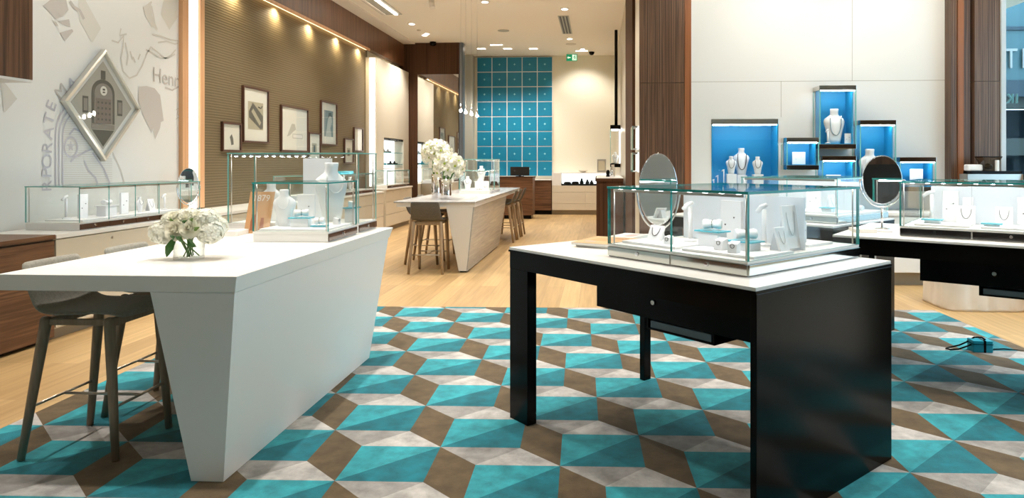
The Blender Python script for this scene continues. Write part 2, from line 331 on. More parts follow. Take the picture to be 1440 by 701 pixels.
def lets(ch, xc, zc, size, y, mats, label, flip=False, wx=.8):
    mm = MB(); add_text(mm, ch, size, lambda a, b: Vector((xc + (-a if flip else a) * wx, y, zc + b)))
    g = bmesh.ops.extrude_face_region(mm.bm, geom=list(mm.bm.faces)); bmesh.ops.translate(mm.bm, vec=(0, .03, 0), verts=[v for v in g['geom'] if isinstance(v, bmesh.types.BMVert)])
    return simple('sign_letter', mm, mats, label, 'letter', 'shop letters outside the window')
hz = (zt - zb)
lets('T', x0 + .02, (zt + zb) / 2, hz * 1.42, 13.94, 'letter_white', 'big white letter T on the shop front outside the window', wx=.75)
lets('R', x1 + .09, (zt + zb) / 2, hz * 1.42, 13.94, 'letter_white', 'big white letter R after the T on the shop front outside', wx=.75)
xa, za = wall_y(1424, 139, 8.31)
lets('K', xa, za, .165, 8.345, 'letter_green', 'pale green reversed letter K on the window glass', True)
lets('I', wall_y(1433.5, 139, 8.31)[0], za, .165, 8.345, 'letter_green', 'pale green letter I beside the reversed K on the window glass', True)

# ------------------------------------------------------------------ walnut unit at the left and left counters
XC = -4.25
def cab_unit(name, y0, y1, label, drawers, mats, top_z=.80, front=XC, back=XW + .025, lock=True, group=None, grain=None):
    t = thing(name, label, 'cabinet', (0, 0, 0), 0, group)
    MB().box(back, front - .02, y0 + .001, y1 - .001, .09, top_z - .001).build('body', mats, t)
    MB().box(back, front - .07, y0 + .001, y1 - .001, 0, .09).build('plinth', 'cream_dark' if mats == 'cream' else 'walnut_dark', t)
    n = len(drawers) - 1
    for i in range(n):
        d = MB().box(front - .0195, front, y0 + .003, y1 - .003, drawers[i] + .003, drawers[i + 1] - .003, 0, .0015).build('drawer', mats, t)
        if lock and i == n - 1:
            MB().cone((front, (y0 + y1) / 2, drawers[i + 1] - .05), (front + .006, (y0 + y1) / 2, drawers[i + 1] - .05), .011, .010, 14).build('lock', 'steel', d)
    return t
t = cab_unit('walnut_cabinet', 1.5, 5.06, 'walnut drawer cabinet on the left with long horizontal grain', [.03, .60, .79], 'walnut_y', .80)
t2 = MB().box(XW + .005, XC + .005, 1.5, 5.062, .802, .836, 0, .002).build('worktop', 'walnut_y'); tag(t2, 'glossy walnut counter top on the walnut cabinet at the left', 'counter top')
# upper walnut canopy
t = thing('wall_cabinet', 'walnut upper cabinet hanging above the walnut counter at the left', 'cabinet')
MB().box(XW + .002, XC + .02, 1.5, 4.83, 2.02, CZ - .02).build('body', 'walnut_v', t); MB().box(XW + .01, XC + .02, 1.5, 4.83, 2.0, 2.019).build('underside_panel', 'white_lacquer', t)
ys = [5.07, 6.3, 7.5, 8.7, 9.9, 11.1, 12.15, 13.2]
for i in range(7):
    lab = ['cream drawer cabinet next to the walnut cabinet, under the long low glass case', 'cream drawer cabinet under the far half of the long low glass case',
           'cream drawer cabinet below the round mirror on the left counter', 'cream drawer cabinet below the smallest picture frame',
           'cream drawer cabinet below the tall portrait frames', 'cream drawer cabinet seen through the tall glass case', 'cream drawer cabinet beside the tall glass case, last before the step'][i]
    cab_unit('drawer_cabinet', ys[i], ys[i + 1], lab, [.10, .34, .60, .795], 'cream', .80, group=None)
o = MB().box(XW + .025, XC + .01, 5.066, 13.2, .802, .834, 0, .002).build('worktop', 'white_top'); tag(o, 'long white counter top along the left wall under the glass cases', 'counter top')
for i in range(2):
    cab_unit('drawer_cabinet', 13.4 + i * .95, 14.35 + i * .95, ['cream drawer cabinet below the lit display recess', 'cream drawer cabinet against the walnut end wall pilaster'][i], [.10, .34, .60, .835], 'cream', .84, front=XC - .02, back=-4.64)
o = MB().box(-4.64, XC, 13.4, 15.3, .841, .87, 0, .002).build('worktop', 'white_top'); tag(o, 'short white counter top under the lit display recess', 'counter top')

# ------------------------------------------------------------------ mural on the left wall
def mural():
    PT = {}
    X = XW + .002
    class D_:
        pass
    def M_(mi):
        if mi not in PT: PT[mi] = MB()
        return PT[mi]
    def P(px, py): y, z = wall_x(px, py, X); return Vector((X, y, z))
    def shape(pts, mi): M_('portrait' if mi == 0 and pts[0][0] > 190 else ('fragment_%d' % len(PT) if mi in (0, 1, 3) else 'engraving')).poly([P(*p) + Vector((.0004 * (4 - mi), 0, 0)) for p in pts], mi)
    def line(pts, wd, mi):
        pts = [P(*p) for p in pts]; pts = [p for k, p in enumerate(pts) if k == 0 or (p - pts[k - 1]).length > 1e-4]; n = len(pts); mb = M_('engraving'); A = []; B = []
        for k, p in enumerate(pts):
            d = Vector((0, 0, 0))
            if k: d += (p - pts[k - 1]).normalized()
            if k < n - 1: d += (pts[k + 1] - p).normalized()
            if d.length < .2: d = (pts[k] - pts[k - 1]).normalized()
            d.normalize(); nn = Vector((0, -d.z, d.y)) * wd / 2; q = p + Vector((.0012 + .0004 * mi, 0, 0)); A.append(mb.bm.verts.new(q - nn)); B.append(mb.bm.verts.new(q + nn))
        for k in range(n - 1): mb.bm.faces.new((A[k], A[k + 1], B[k + 1], B[k])).material_index = mi
    # faceted diamond fragments
    shape([(60, 8), (78, -6), (93, 0), (96, 14), (88, 23), (78, 27), (70, 18)], 0)
    shape([(84, 46), (101, 41), (103, 44), (91, 58)], 0); shape([(73, 28), (79, 31), (82, 37), (78, 36)], 0); shape([(80, 30), (97, 27), (99, 38), (92, 36), (86, 33)], 0)
    line([(98, 2), (104, 10), (112, 15), (118, 27)], .035, 0)
    shape([(0, 113), (8, 118), (24, 139), (7, 158), (5, 158)], 1); 
    # soldier profile silhouette with cap
    shape([(195, 122), (206, 121), (217, 124), (225, 134), (230, 170), (226, 172), (225, 180), (222, 187), (218, 196), (215, 180), (213, 187), (209, 178), (200, 160), (194, 141)], 0)
    # sketched hair / shoulders
    for l in ([(157, 57), (166, 60), (174, 50), (173, 66), (170, 82), (173, 100), (182, 110), (192, 106), (200, 92), (206, 76), (212, 66), (222, 74), (232, 82), (240, 78), (247, 70)],
              [(176, 60), (180, 78), (178, 92)], [(183, 72), (186, 84)], [(187, 80), (190, 88)], [(194, 84), (197, 76)],
              [(214, 48), (226, 51), (240, 56), (253, 58)], [(222, 60), (234, 58), (246, 62), (252, 60)], [(205, 70), (214, 74), (226, 82), (236, 82), (246, 76)],
              [(170, 40), (168, 50), (178, 48)], [(213, 2), (207, 18), (214, 34), (220, 43), (216, 24), (213, 8)]):
        line(l, .018, 1)
    shape([(201, 10), (212, 2), (214, 22), (222, 42), (214, 38), (204, 22)], 1)
    # arched frame lines of the engraved figure
    for off, mi in ((0, 2), (5, 2), (10, 2)):
        pts = [(78 + off, 262)] + [(78 + off + (1 - math.cos(a)) * 34, 190 - math.sin(a) * (48 - off)) for a in [i * PI / 16 for i in range(0, 9)]]
        line(pts, .016, mi)
    for k in range(30):
        y = 168 + k * 3.1
        line([(89, y), (118 + min(k, 18) * 2.2, y)], .005, 1)
    line([(97, 190), (104, 181), (113, 185), (119, 195), (128, 201), (136, 207), (121, 213), (104, 222), (99, 228)], .02, 2)
    line([(118, 226), (124, 240), (134, 250), (138, 262)], .018, 2); line([(130, 215), (146, 238), (156, 262)], .018, 2); line([(142, 204), (158, 214), (170, 240), (176, 262)], .014, 1)
    # star badge
    def el(cx, cy, rx, ry, n=28): return [(cx + rx * math.cos(2 * PI * i / n), cy + ry * math.sin(2 * PI * i / n)) for i in range(n)]
    e = el(99.5, 207, 9, 14); line(e + [e[0]], .018, 2)
    st = [(99.5 + 6 * (1 if i % 2 == 0 else .42) * math.sin(PI * i / 5), 206 - 8.5 * (1 if i % 2 == 0 else .42) * math.cos(PI * i / 5)) for i in range(10)]
    shape(st, 2)
    # lettering around the arch
    for ch, px, py, rot in (('M', 86, 129, 44), ('A', 101, 118, 30), ('E', 72.5, 149.5, 68), ('T', 69.5, 167.5, 76), ('A', 68.5, 187, 80), ('R', 67, 208, 83), ('O', 66.5, 227, 86), ('P', 66, 243.5, 88), ('R', 66, 262, 90)):
        c = P(px, py); r = math.radians(rot); 
        def fn(a, b, c=c, r=r):
            a *= 1.15
            return Vector((c.x + .003, c.y + a * math.cos(r) - b * math.sin(r), c.z + a * math.sin(r) + b * math.cos(r)))
        add_text(M_('lettering'), ch, .155, fn, 2 if ch != 'M' else 0)
    c = P(237, 111)
    add_text(M_('lettering'), 'Henry', .235, lambda a, b: Vector((c.x + .003, c.y + a * .95, c.z + b - a * .03)), 0)
    line([(232, 123), (242, 127), (253, 121)], .02, 0); line([(247, 155), (251, 152), (249, 160), (252, 164), (247, 168)], .015, 1)
    shape([(110, 0), (120, 0), (142, 40), (130, 60), (112, 30)], 3); shape([(230, 0), (250, 0), (250, 24), (238, 42), (226, 20)], 3)
    mat('mural_wash', (.715, .695, .635), .65)
    t = thing('wall_mural', 'grey and violet printed drawings and arched lettering on the pale wall', 'mural'); t['kind'] = 'thing'
    for k, m_ in PT.items(): m_.build(k.split('_')[0], ['mural_ink', 'mural_ink_faint', 'mural_ink_violet', 'mural_wash'], t)
mural()
# diamond picture
def diamond():
    X = XW + .0075
    P = [wall_x(147, 68, XW + .05), wall_x(196, 156, XW + .05), wall_x(149, 226, XW + .05), wall_x(88, 142, XW + .05)]
    cy = (P[0][0] + P[2][0]) / 2; cz = (P[0][1] + P[2][1] + P[1][1] + P[3][1]) / 4
    hy = (P[1][0] - P[3][0]) / 2; hz = (P[0][1] - P[2][1]) / 2
    t = thing('picture_frame', 'silver diamond-shaped frame with a grey photograph of an arched doorway', 'picture', (X, cy, cz))
    def ring(k): return [(0, hz * k), (hy * k, 0), (0, -hz * k), (-hy * k, 0)]
    mb = MB()
    secs = [(1.0, 0), (1.0, .05), (.965, .06), (.945, .045), (.925, .05), (.915, .02)]
    R = [[mb.bm.verts.new((x, a, b)) for a, b in ring(k)] for k, x in secs]
    for A, B in zip(R, R[1:]):
        for i in range(4): mb.bm.faces.new((A[i], A[(i + 1) % 4], B[(i + 1) % 4], B[i]))
    mb.build('frame', 'silver_frame', t)
    mb = MB(); mb.prism([(.012, a, b) for a, b in ring(.92)], (.006, 0, 0)); mb.build('mat_board', 'white_lacquer', t)
    mb = MB(); mb.prism([(.0185, a, b) for a, b in ring(.79)], (.002, 0, 0), 0)
    def q(a0, a1, b0, b1, mi, d=.021): mb.prism([(d, hy * a0, hz * b0), (d, hy * a1, hz * b0), (d, hy * a1, hz * b1), (d, hy * a0, hz * b1)], (.0012, 0, 0), mi)
    def arch(c, w, b0, b1, mi, d): mb.prism([(d, hy * (c - w), hz * b0)] + [(d, hy * (c - w * math.cos(i * PI / 12)), hz * (b1 + w * .8 * math.sin(i * PI / 12))) for i in range(13)] + [(d, hy * (c + w), hz * b0)], (.0012, 0, 0), mi)
    mb.prism([(.021, 0, -hz * .735), (.021, hy * .29, -hz * .44), (.021, -hy * .29, -hz * .44)], (.0012, 0, 0), 1); q(-.30, .30, -.43, -.34, 2)
    arch(0, .30, -.33, .22, 1, .0225); arch(0, .24, -.33, .20, 3, .024); q(-.2, .2, -.33, .12, 4, .0255)
    for i in range(4):
        for j in range(4): q(-.16 + i * .1, -.12 + i * .1, -.27 + j * .1, -.235 + j * .1, 1, .027)
    mb.prism([(.027, hy * .09 * math.cos(a), hz * (.26 + .085 * math.sin(a))) for a in [i * PI / 10 for i in range(20)]], (.001, 0, 0), 5)
    q(-.03, .03, .22, .245, 1, .0285); q(-.03, .03, .265, .30, 1, .0285)
    q(-.06, .06, .46, .62, 1); q(-.52, -.38, -.16, .13, 1); q(.38, .52, -.16, .13, 1); q(-.50, -.40, -.12, .09, 2, .0225); q(.40, .50, -.12, .09, 2, .0225)
    mat('photo_stone', (.42, .40, .36), .5); mat('photo_mid', (.26, .24, .22), .5); mat('photo_door', (.20, .165, .15), .5)
    mb.build('photograph', ['photo_stone', 'photo_dark', 'photo_mid', 'photo_mid', 'photo_door', 'paper'], t)
    mb = MB(); mb.prism([(.034, a, b) for a, b in ring(.91)], (.002, 0, 0)); mb.build('glazing', 'glass', t)
diamond()

# frames on the ribbed wall: px left, right, top(left), bottom(left), picture kind
frames = [(313.3, 340, 171, 213, 0, 'small walnut frame with a tiny sketch, first frame on the ribbed wall'),
          (342.4, 378.5, 119.7, 200, 1, 'tall walnut frame with a photograph of a long engraved case'),
          (396, 434, 147, 213, 2, 'large walnut frame with a pale sketch of a shoe-like shape and caption'),
          (435, 451.5, 186, 226, 3, 'small walnut frame with a tiny brown picture, under the portrait'),
          (452, 474.5, 141, 204, 4, 'walnut frame with a dark blue-grey portrait photograph'),
          (485, 497.6, 194.5, 230, 3, 'small low walnut frame with a faint tan picture near the light strip'),
          (498.5, 511, 179, 213, 5, 'narrow walnut frame with a nearly blank sheet, farthest on the ribbed wall')]
for (a, b, tp, bt, k, lab) in frames:
    X = XW + .022; y0, z1 = wall_x(a, tp, X + .03); y1, _ = wall_x(b, tp, X + .03); _, z0 = wall_x(a, bt, X + .03)
    t = thing('picture_frame', lab, 'picture', (X, (y0 + y1) / 2, z0), 0, 'walnut frames on the ribbed wall'); w = (y1 - y0) / 2; h = z1 - z0; f = .024
    mb = MB()
    R = []
    for (inn, x) in ((0, 0), (0, .035), (f, .035), (f, .012)):
        R.append([mb.bm.verts.new((x, yy, zz)) for yy, zz in ((-w + inn, inn), (w - inn, inn), (w - inn, h - inn), (-w + inn, h - inn))])
    for A, B in zip(R, R[1:]):
        for i in range(4): mb.bm.faces.new((A[i], A[(i + 1) % 4], B[(i + 1) % 4], B[i]))
    mb.build('frame', 'frame_walnut', t)
    MB().box(.006, .012, -w + f, w - f, f, h - f).build('mat_board', 'paper_mat', t)
    mb = MB(); d = .0125
    def q(a0, a1, b0, b1, mi, d=.0125): mb.prism([(d, w * a0, h * b0), (d, w * a1, h * b0), (d, w * a1, h * b1), (d, w * a0, h * b1)], (.001, 0, 0), mi)
    if k == 0: mb.prism([(d, w * x, h * z) for x, z in ((.0, .22), (.25, .25), (.2, .45), (.05, .6), (-.15, .5), (-.05, .35))], (.001, 0, 0), 1)
    if k == 1:
        q(-.58, .60, .24, .74, 0); mb.prism([(.014, w * x, h * z) for x, z in ((-.52, .56), (-.22, .72), (.58, .50), (.56, .27), (.38, .25), (-.5, .45))], (.001, 0, 0), 1)
        mb.prism([(.0152, w * x, h * z) for x, z in ((-.34, .56), (-.2, .62), (.42, .38), (.3, .32))], (.001, 0, 0), 0); mb.tube([(.016, w * .2, h * .66), (.016, w * .4, h * .64), (.016, w * .5, h * .68)], .008, 6, 1)
    if k == 2:
        mb.prism([(d, w * x, h * z) for x, z in ((-.55, .33), (-.2, .62), (.0, .62), (.1, .5), (-.1, .45), (-.35, .36))], (.001, 0, 0), 2); q(-.15, .6, .30, .40, 2); q(-.12, .57, .315, .385, 3, .0135)
    if k == 3: q(-.4, .4, .3, .62, 0); q(-.15, .15, .3, .55, 1, .0135)
    if k == 4:
        q(-.55, .55, .20, .80, 4); mb.prism([(.014, w * x, h * z) for x, z in ((-.4, .2), (-.15, .55), (.05, .72), (.3, .7), (.4, .55), (.2, .4), (.35, .2))], (.001, 0, 0), 5)
        mb.prism([(.0152, w * x, h * z) for x, z in ((-.1, .62), (.0, .75), (.3, .76), (.4, .66), (.1, .68))], (.001, 0, 0), 1)
    if k == 5: q(-.3, .3, .35, .6, 3)
    mat('sketch_grey', (.50, .49, .43), .6) if 'sketch_grey' not in MT else None
    mat('photo_tan', (.45, .41, .30), .6) if 'photo_tan' not in MT else None
    mat('photo_pale', (.52, .55, .52), .6) if 'photo_pale' not in MT else None
    mb.build('print', ['photo_tan', 'photo_dark', 'sketch_grey', 'paper', 'photo_blue', 'photo_pale'], t)
    MB().box(.019, .021, -w + f + .001, w - f - .001, f + .001, h - f - .001).build('glazing', 'glass', t)

# lit display recess with shelves in the cream panel wall
t = thing('wall_display', 'lit display recess with glass shelves in the cream panel wall', 'display recess', (0, 0, 0))
MB().box(XW + .02, XW + .03, 14.46, 15.94, .875, 1.94).build('back_panel', 'backlit', t)
MB().box(XW + .03, -4.66, 14.46, 15.94, 1.90, 1.935).build('header', 'black', t)
for z in (1.26, 1.35, 1.62): MB().box(XW + .04, -4.67, 14.47, 15.93, z, z + .012).build('glass_shelf', 'cream' if z == 1.26 else 'teal_edge', t)
for i, (y, z, mt) in enumerate(((14.8, 1.632, 'steel'), (14.75, 1.362, 'adapter_blue'), (15.3, 1.362, 'black'), (15.6, 1.362, 'black'), (15.1, 1.632, 'necklace_silver'))):
    mb = MB(); mb.box(-.05, .05, -.10, .10, 0, .03, 0, .005); mb.cone((0, 0, .0305), (0, 0, .08), .03, .012, 10, 0)
    simple('jewellery_stand', mb, mt, ['grey stand on the upper glass shelf, near end', 'blue stand on the lower glass shelf', 'black stand in the middle of the lower glass shelf', 'black stand at the far end of the lower glass shelf', 'silver stand at the middle of the upper glass shelf'][i], 'jewellery stand', 'stands on the lit wall shelves', (-4.77, y, z))

# ------------------------------------------------------------------ rug
def rug():
    a, h = .389, .364; s = (.201, -.189); rot = math.radians(1.4)
    org = Vector((-.768, 3.262)) 
    cr, sr = math.cos(rot), math.sin(rot)
    def L(x, y): return Vector((org.x + x * cr - y * sr, org.y + x * sr + y * cr, .010))
    mb = MB(); bm = mb.bm
    v1 = (a, h); v2 = (s[0], s[1] - h)
    inv = None
    for i in range(-40, 41):
        for j in range(-40, 41):
            bx, by = i * v1[0] + j * v2[0], i * v1[1] + j * v2[1]   # BL of teal square
            c = L(bx, by)
            if not (-4.2 < c.x < 4.4 and -1.2 < c.y < 7.6): continue
            BL, BR, TR, TL = (bx, by), (bx + a, by), (bx + a, by + h), (bx, by + h)
            BR2, TR2 = (BR[0] + s[0], BR[1] + s[1]), (TR[0] + s[0], TR[1] + s[1]); BL2 = (BL[0] + s[0], BL[1] + s[1])
            mb.poly([L(*BL), L(*TR), L(*TL)], 0); mb.poly([L(*BL), L(*BR), L(*TR)], 1)
            mb.poly([L(*BR), L(*BR2), L(*TR2), L(*TR)], 2)
            mb.poly([L(*BL), L(*BL2), L(*BR)], 3); mb.poly([L(*BL2), L(*BR2), L(*BR)], 4)
    bmesh.ops.remove_doubles(bm, verts=bm.verts, dist=.002)
    x0, x1, y0, y1 = -3.11, 3.24, -.6, 6.47
    def pt(x, y): c = Vector((0, 3.2)); d = Vector((x, y)) - c; return Vector((c.x + d.x * cr - d.y * sr, c.y + d.x * sr + d.y * cr, 0))
    for p, nx, ny in (((x0, 3), -1, 0), ((x1, 3), 1, 0), ((0, y0), 0, -1), ((0, y1), 0, 1)):
        co = pt(*p); no = Vector((nx * cr - ny * sr, nx * sr + ny * cr, 0))
        bmesh.ops.bisect_plane(bm, geom=list(bm.verts) + list(bm.edges) + list(bm.faces), dist=1e-5, plane_co=co, plane_no=no, clear_outer=True)
    es = [e for e in bm.edges if len(e.link_faces) == 1]
    g = bmesh.ops.extrude_edge_only(bm, edges=es)
    for v in g['geom']:
        if isinstance(v, bmesh.types.BMVert): v.co.z = .0005
    simple('area_rug', mb, ['pile_teal', 'pile_teal_deep', 'pile_brown', 'pile_grey', 'pile_pale'], 'large teal, brown and grey rug patterned with tumbling blocks', 'rug')
rug()
RZ = .0105

# ------------------------------------------------------------------ white island
t = thing('display_island', 'white angular island counter with a cantilevered top in the foreground', 'island counter', (0, 0, 0))
m = MB(); m.hexa([(-1.77, 2.847, .012), (-1.625, 2.847, .012), (-1.625, 4.72, .012), (-1.77, 4.72, .012), (-1.955, 2.847, .834), (-1.575, 2.847, .834), (-1.575, 5.0, .834), (-1.955, 5.0, .834)])
m.build('pedestal', 'white_solid', t)
m = MB(); m.hexa([(-2.66, 2.845, .8345), (-1.573, 2.845, .8345), (-1.573, 5.02, .8345), (-2.66, 5.02, .8345), (-2.66, 2.845, .905), (-1.565, 2.845, .905), (-1.565, 5.09, .905), (-2.66, 5.09, .905)], 0, .0015)
m.build('top', 'white_top', t)

# ------------------------------------------------------------------ stools
mottled('stool_fabric_dark', (.10, .095, .082), (.15, .14, .12), 90, .9)
def make_stool(label, loc, rz, legmat, group, fab='stool_fabric'):
    t = thing('counter_stool', label, 'stool', loc, rz, group)     # faces local +y
    # shell: curved sheet from the seat front, up the back
    prof = [(.20, .642), (.19, .658), (.12, .668), (.02, .664), (-.08, .658), (-.15, .660), (-.200, .682), (-.232, .735), (-.268, .81), (-.286, .87), (-.298, .912)]
    wid = [.17, .195, .205, .21, .21, .205, .200, .196, .190, .185, .178]
    mb = MB(); rings = []
    pts = []
    n = 9
    top = []; bot = []
    for (y, z), w in zip(prof, wid):
        rt, rb = [], []
        for k in range(n):
            u = -1 + 2 * k / (n - 1); lift = .012 * u * u
            rt.append(Vector((u * w, y + (.012 * u * u if z > .72 else 0), z + (lift if z < .72 else 0))))
        top.append(rt)
    for i in range(len(top)):
        a = top[max(0, i - 1)][4]; b = top[min(len(top) - 1, i + 1)][4]; d = (b - a).normalized(); nn = Vector((0, d.z, -d.y)) * .018
        if nn.z > 0: nn = nn
        bot.append([v - Vector((0, -d.z, d.y)) * -.0 + (Vector((0, d.z, -d.y)) * (.018)) for v in top[i]])
    V = [[mb.bm.verts.new(v) for v in r] for r in top]; B = [[mb.bm.verts.new(v) for v in r] for r in bot]
    m_ = len(V)
    for i in range(m_ - 1):
        for k in range(n - 1):
            mb.bm.faces.new((V[i][k], V[i][k + 1], V[i + 1][k + 1], V[i + 1][k])); mb.bm.faces.new((B[i][k], B[i + 1][k], B[i + 1][k + 1], B[i][k + 1]))
        mb.bm.faces.new((V[i][0], V[i + 1][0], B[i + 1][0], B[i][0])); mb.bm.faces.new((V[i][-1], B[i][-1], B[i + 1][-1], V[i + 1][-1]))
    for k in range(n - 1):
        mb.bm.faces.new((V[0][k], B[0][k], B[0][k + 1], V[0][k + 1])); mb.bm.faces.new((V[-1][k], V[-1][k + 1], B[-1][k + 1], B[-1][k]))
    for f in mb.bm.faces: f.smooth = True
    sh = mb.build('seat_shell', fab, t)
    md = sh.modifiers.new('s', 'SUBSURF'); md.levels = 1; md.render_levels = 1
    feet = {(-1, 1): (-.195, .20), (1, 1): (.195, .20), (-1, -1): (-.215, -.245), (1, -1): (.215, -.245)}
    tops = {(-1, 1): (-.175, .155), (1, 1): (.175, .155), (-1, -1): (-.17, -.155), (1, -1): (.17, -.155)}
    def at(k, z): f, p = feet[k], tops[k]; r = z / .665; return Vector((f[0] + (p[0] - f[0]) * r, f[1] + (p[1] - f[1]) * r, z))
    for k in feet:
        a, b = at(k, 0), at(k, .645); mb = MB(); mb.tube([a, at(k, .25), at(k, .5), b, at(k, .655), at(k, .660)], [.0165, .020, .0235, .0245, .020, .009], 14); mb.build('leg', legmat, t)
    mb = MB(); mb.box(-.155, .155, .140, .165, .612, .652, 0, .004); mb.build('apron', legmat, t)
    mb = MB(); mb.box(-.155, .155, -.165, -.140, .612, .652, 0, .004); mb.build('apron', legmat, t)
    for sx in (-1, 1): mb = MB(); mb.box(sx * .168 - .011, sx * .168 + .011, -.138, .138, .620, .650, 0, .004); mb.build('seat_rail', legmat, t)
    for sy in (-1, 1): mb = MB(); mb.tube([at((-1, sy), .24) + Vector((.018, 0, 0)), at((1, sy), .24) - Vector((.018, 0, 0))], .007, 8); mb.build('footrest_bar', 'steel', t)
    mb = MB(); mb.tube([(0, at((1, -1), .24).y + .007, .24), (0, at((1, 1), .24).y - .007, .24)], .007, 8); mb.build('footrest_bar', 'steel', t)
    return t
g1 = 'stools at the white island'
st = make_stool('grey fabric stool at the white island, the nearer one with its whole seat showing', (-2.44, 3.215, RZ + .004), -PI / 2, 'grey_oak_leg', g1)
copy_tree(st, (-2.445, 3.755, RZ + .004), -PI / 2, 'grey fabric stool at the white island, mostly hidden behind the nearer one', g1)
g2 = 'stools at the marble table'
so = make_stool('grey stool at the near end of the marble table, its back to the room', (-2.155, 8.58, 0), 0, 'oak_leg', g2, 'stool_fabric_dark')
for (x, y, r, lab) in ((-2.40, 9.35, -PI / 2, 'grey stool under the left edge of the marble table, nearer of two'), (-2.40, 10.05, -PI / 2, 'grey stool under the left edge of the marble table, farther of two'),
                       (-1.72, 11.93, PI / 2, 'first of three grey stools at the far right side of the marble table'), (-1.70, 12.43, PI / 2, 'middle of three grey stools at the far right side of the marble table'),
                       (-1.68, 12.96, PI / 2, 'last of three grey stools at the far right side of the marble table')):
    copy_tree(so, (x, y, 0), r, lab, g2)

# ------------------------------------------------------------------ marble table
t = thing('marble_table', 'long veined marble counter table with a tapered white end and overhanging top', 'table', (0, 0, 0))
m = MB(); m.hexa([(-1.775, 8.52, .018), (-1.66, 8.52, .018), (-1.66, 11.25, .018), (-1.775, 11.25, .018), (-1.93, 8.50, .835), (-1.57, 8.50, .835), (-1.57, 11.55, .835), (-1.93, 11.55, .835)]); m.build('pedestal', 'marble', t)
m = MB(); m.hexa([(-1.77, 8.508, .02), (-1.675, 8.508, .02), (-1.675, 8.519, .02), (-1.77, 8.519, .02), (-1.925, 8.488, .834), (-1.585, 8.488, .834), (-1.585, 8.499, .834), (-1.925, 8.499, .834)]); m.build('end_panel', 'white_lacquer', t)
MB().box(-1.76, -1.675, 8.54, 11.2, 0, .0175).build('plinth', 'black', t)
MB().box(-2.57, -1.56, 8.49, 13.35, .8355, .884).build('underframe', 'white_lacquer', t)
MB().box(-2.60, -1.55, 8.47, 13.4, .8845, .905, 0, .002).build('top', 'marble_top', t)

# ------------------------------------------------------------------ black tables
def black_table(label, A, ang, L=1.567, Wd=1.09, group='black display tables'):
    t = thing('display_table', label, 'table', (A[0], A[1], RZ if A[1] < 5.5 else RZ), ang, group); z1 = .94 - RZ; ft = .09
    MB().box(.004, L - .004, .004, Wd - .004, z1 - .014, z1, 0, .001).build('worktop', 'white_top', t)
    m = MB(); m.box(0, L, 0, Wd, z1 - .024, z1 - .0145); m.build('worktop_edge', 'black', t)
    za, zb = z1 - .024 - ft, z1 - .0245
    m = MB(); m.box(.006, L - .029, .006, .05, za, zb); m.build('apron', 'black', t)
    m = MB(); m.box(.006, L - .029, Wd - .05, Wd - .006, za, zb); m.build('apron', 'black', t)
    m = MB(); m.box(.006, .05, .051, Wd - .051, za, zb); m.build('apron', 'black', t)
    MB().box(.006, .165, .006, .066, 0, za - .0005, 0, .002).build('leg', 'black', t)
    MB().box(.006, .046, Wd - .066, Wd - .006, 0, za - .0005, 0, .002).build('leg', 'black', t)
    MB().box(L - .028, L, .004, Wd - .004, 0, zb + .0, 0, .0015).build('end_panel', 'black', t)
    d = MB().box(.47, L - .029, .22, .80, .655, za - .001, 0, .002).build('drawer', 'black', t)
    MB().cone((.86, .218, .735), (.86, .212, .735), .012, .011, 16).build('lock', 'steel', d)
    m = MB(); m.box(.78, 1.18, .26, .62, .592, .600); m.box(.78, .79, .26, .62, .600, .654); m.box(1.17, 1.18, .26, .62, .600, .654); m.box(.79, 1.17, .61, .62, .600, .654)
    sh = m.build('shelf', 'black', t); MB().box(.80, 1.16, .265, .60, .6005, .636, 0, .003).build('tray_insert', 'grey_metal', sh)
    return t
A1 = Vector((-.488, 3.66)); a1 = math.atan2(-.733, .68)
black_table('black lacquer table in the foreground with a white top and a solid end panel', A1, a1)
u1 = Vector((math.cos(a1), math.sin(a1))); v1_ = Vector((-u1.y, u1.x))
P0 = Vector((1.638, 4.302)); a2 = math.radians(-33.2); u2 = Vector((math.cos(a2), math.sin(a2))); v2_ = Vector((-u2.y, u2.x)); A2 = P0 - u2 * .18
black_table('black table at the right edge with a black-based glass case and an oval mirror', A2, a2)
a3 = math.radians(-44.4); u3 = Vector((math.cos(a3), math.sin(a3))); v3_ = Vector((-u3.y, u3.x)); C3 = Vector((2.46, 5.76)); A3 = C3 - v3_ * 1.09 - u3 * 1.567
black_table('black table behind the other two, its end panel seen under the right table', A3, a3)

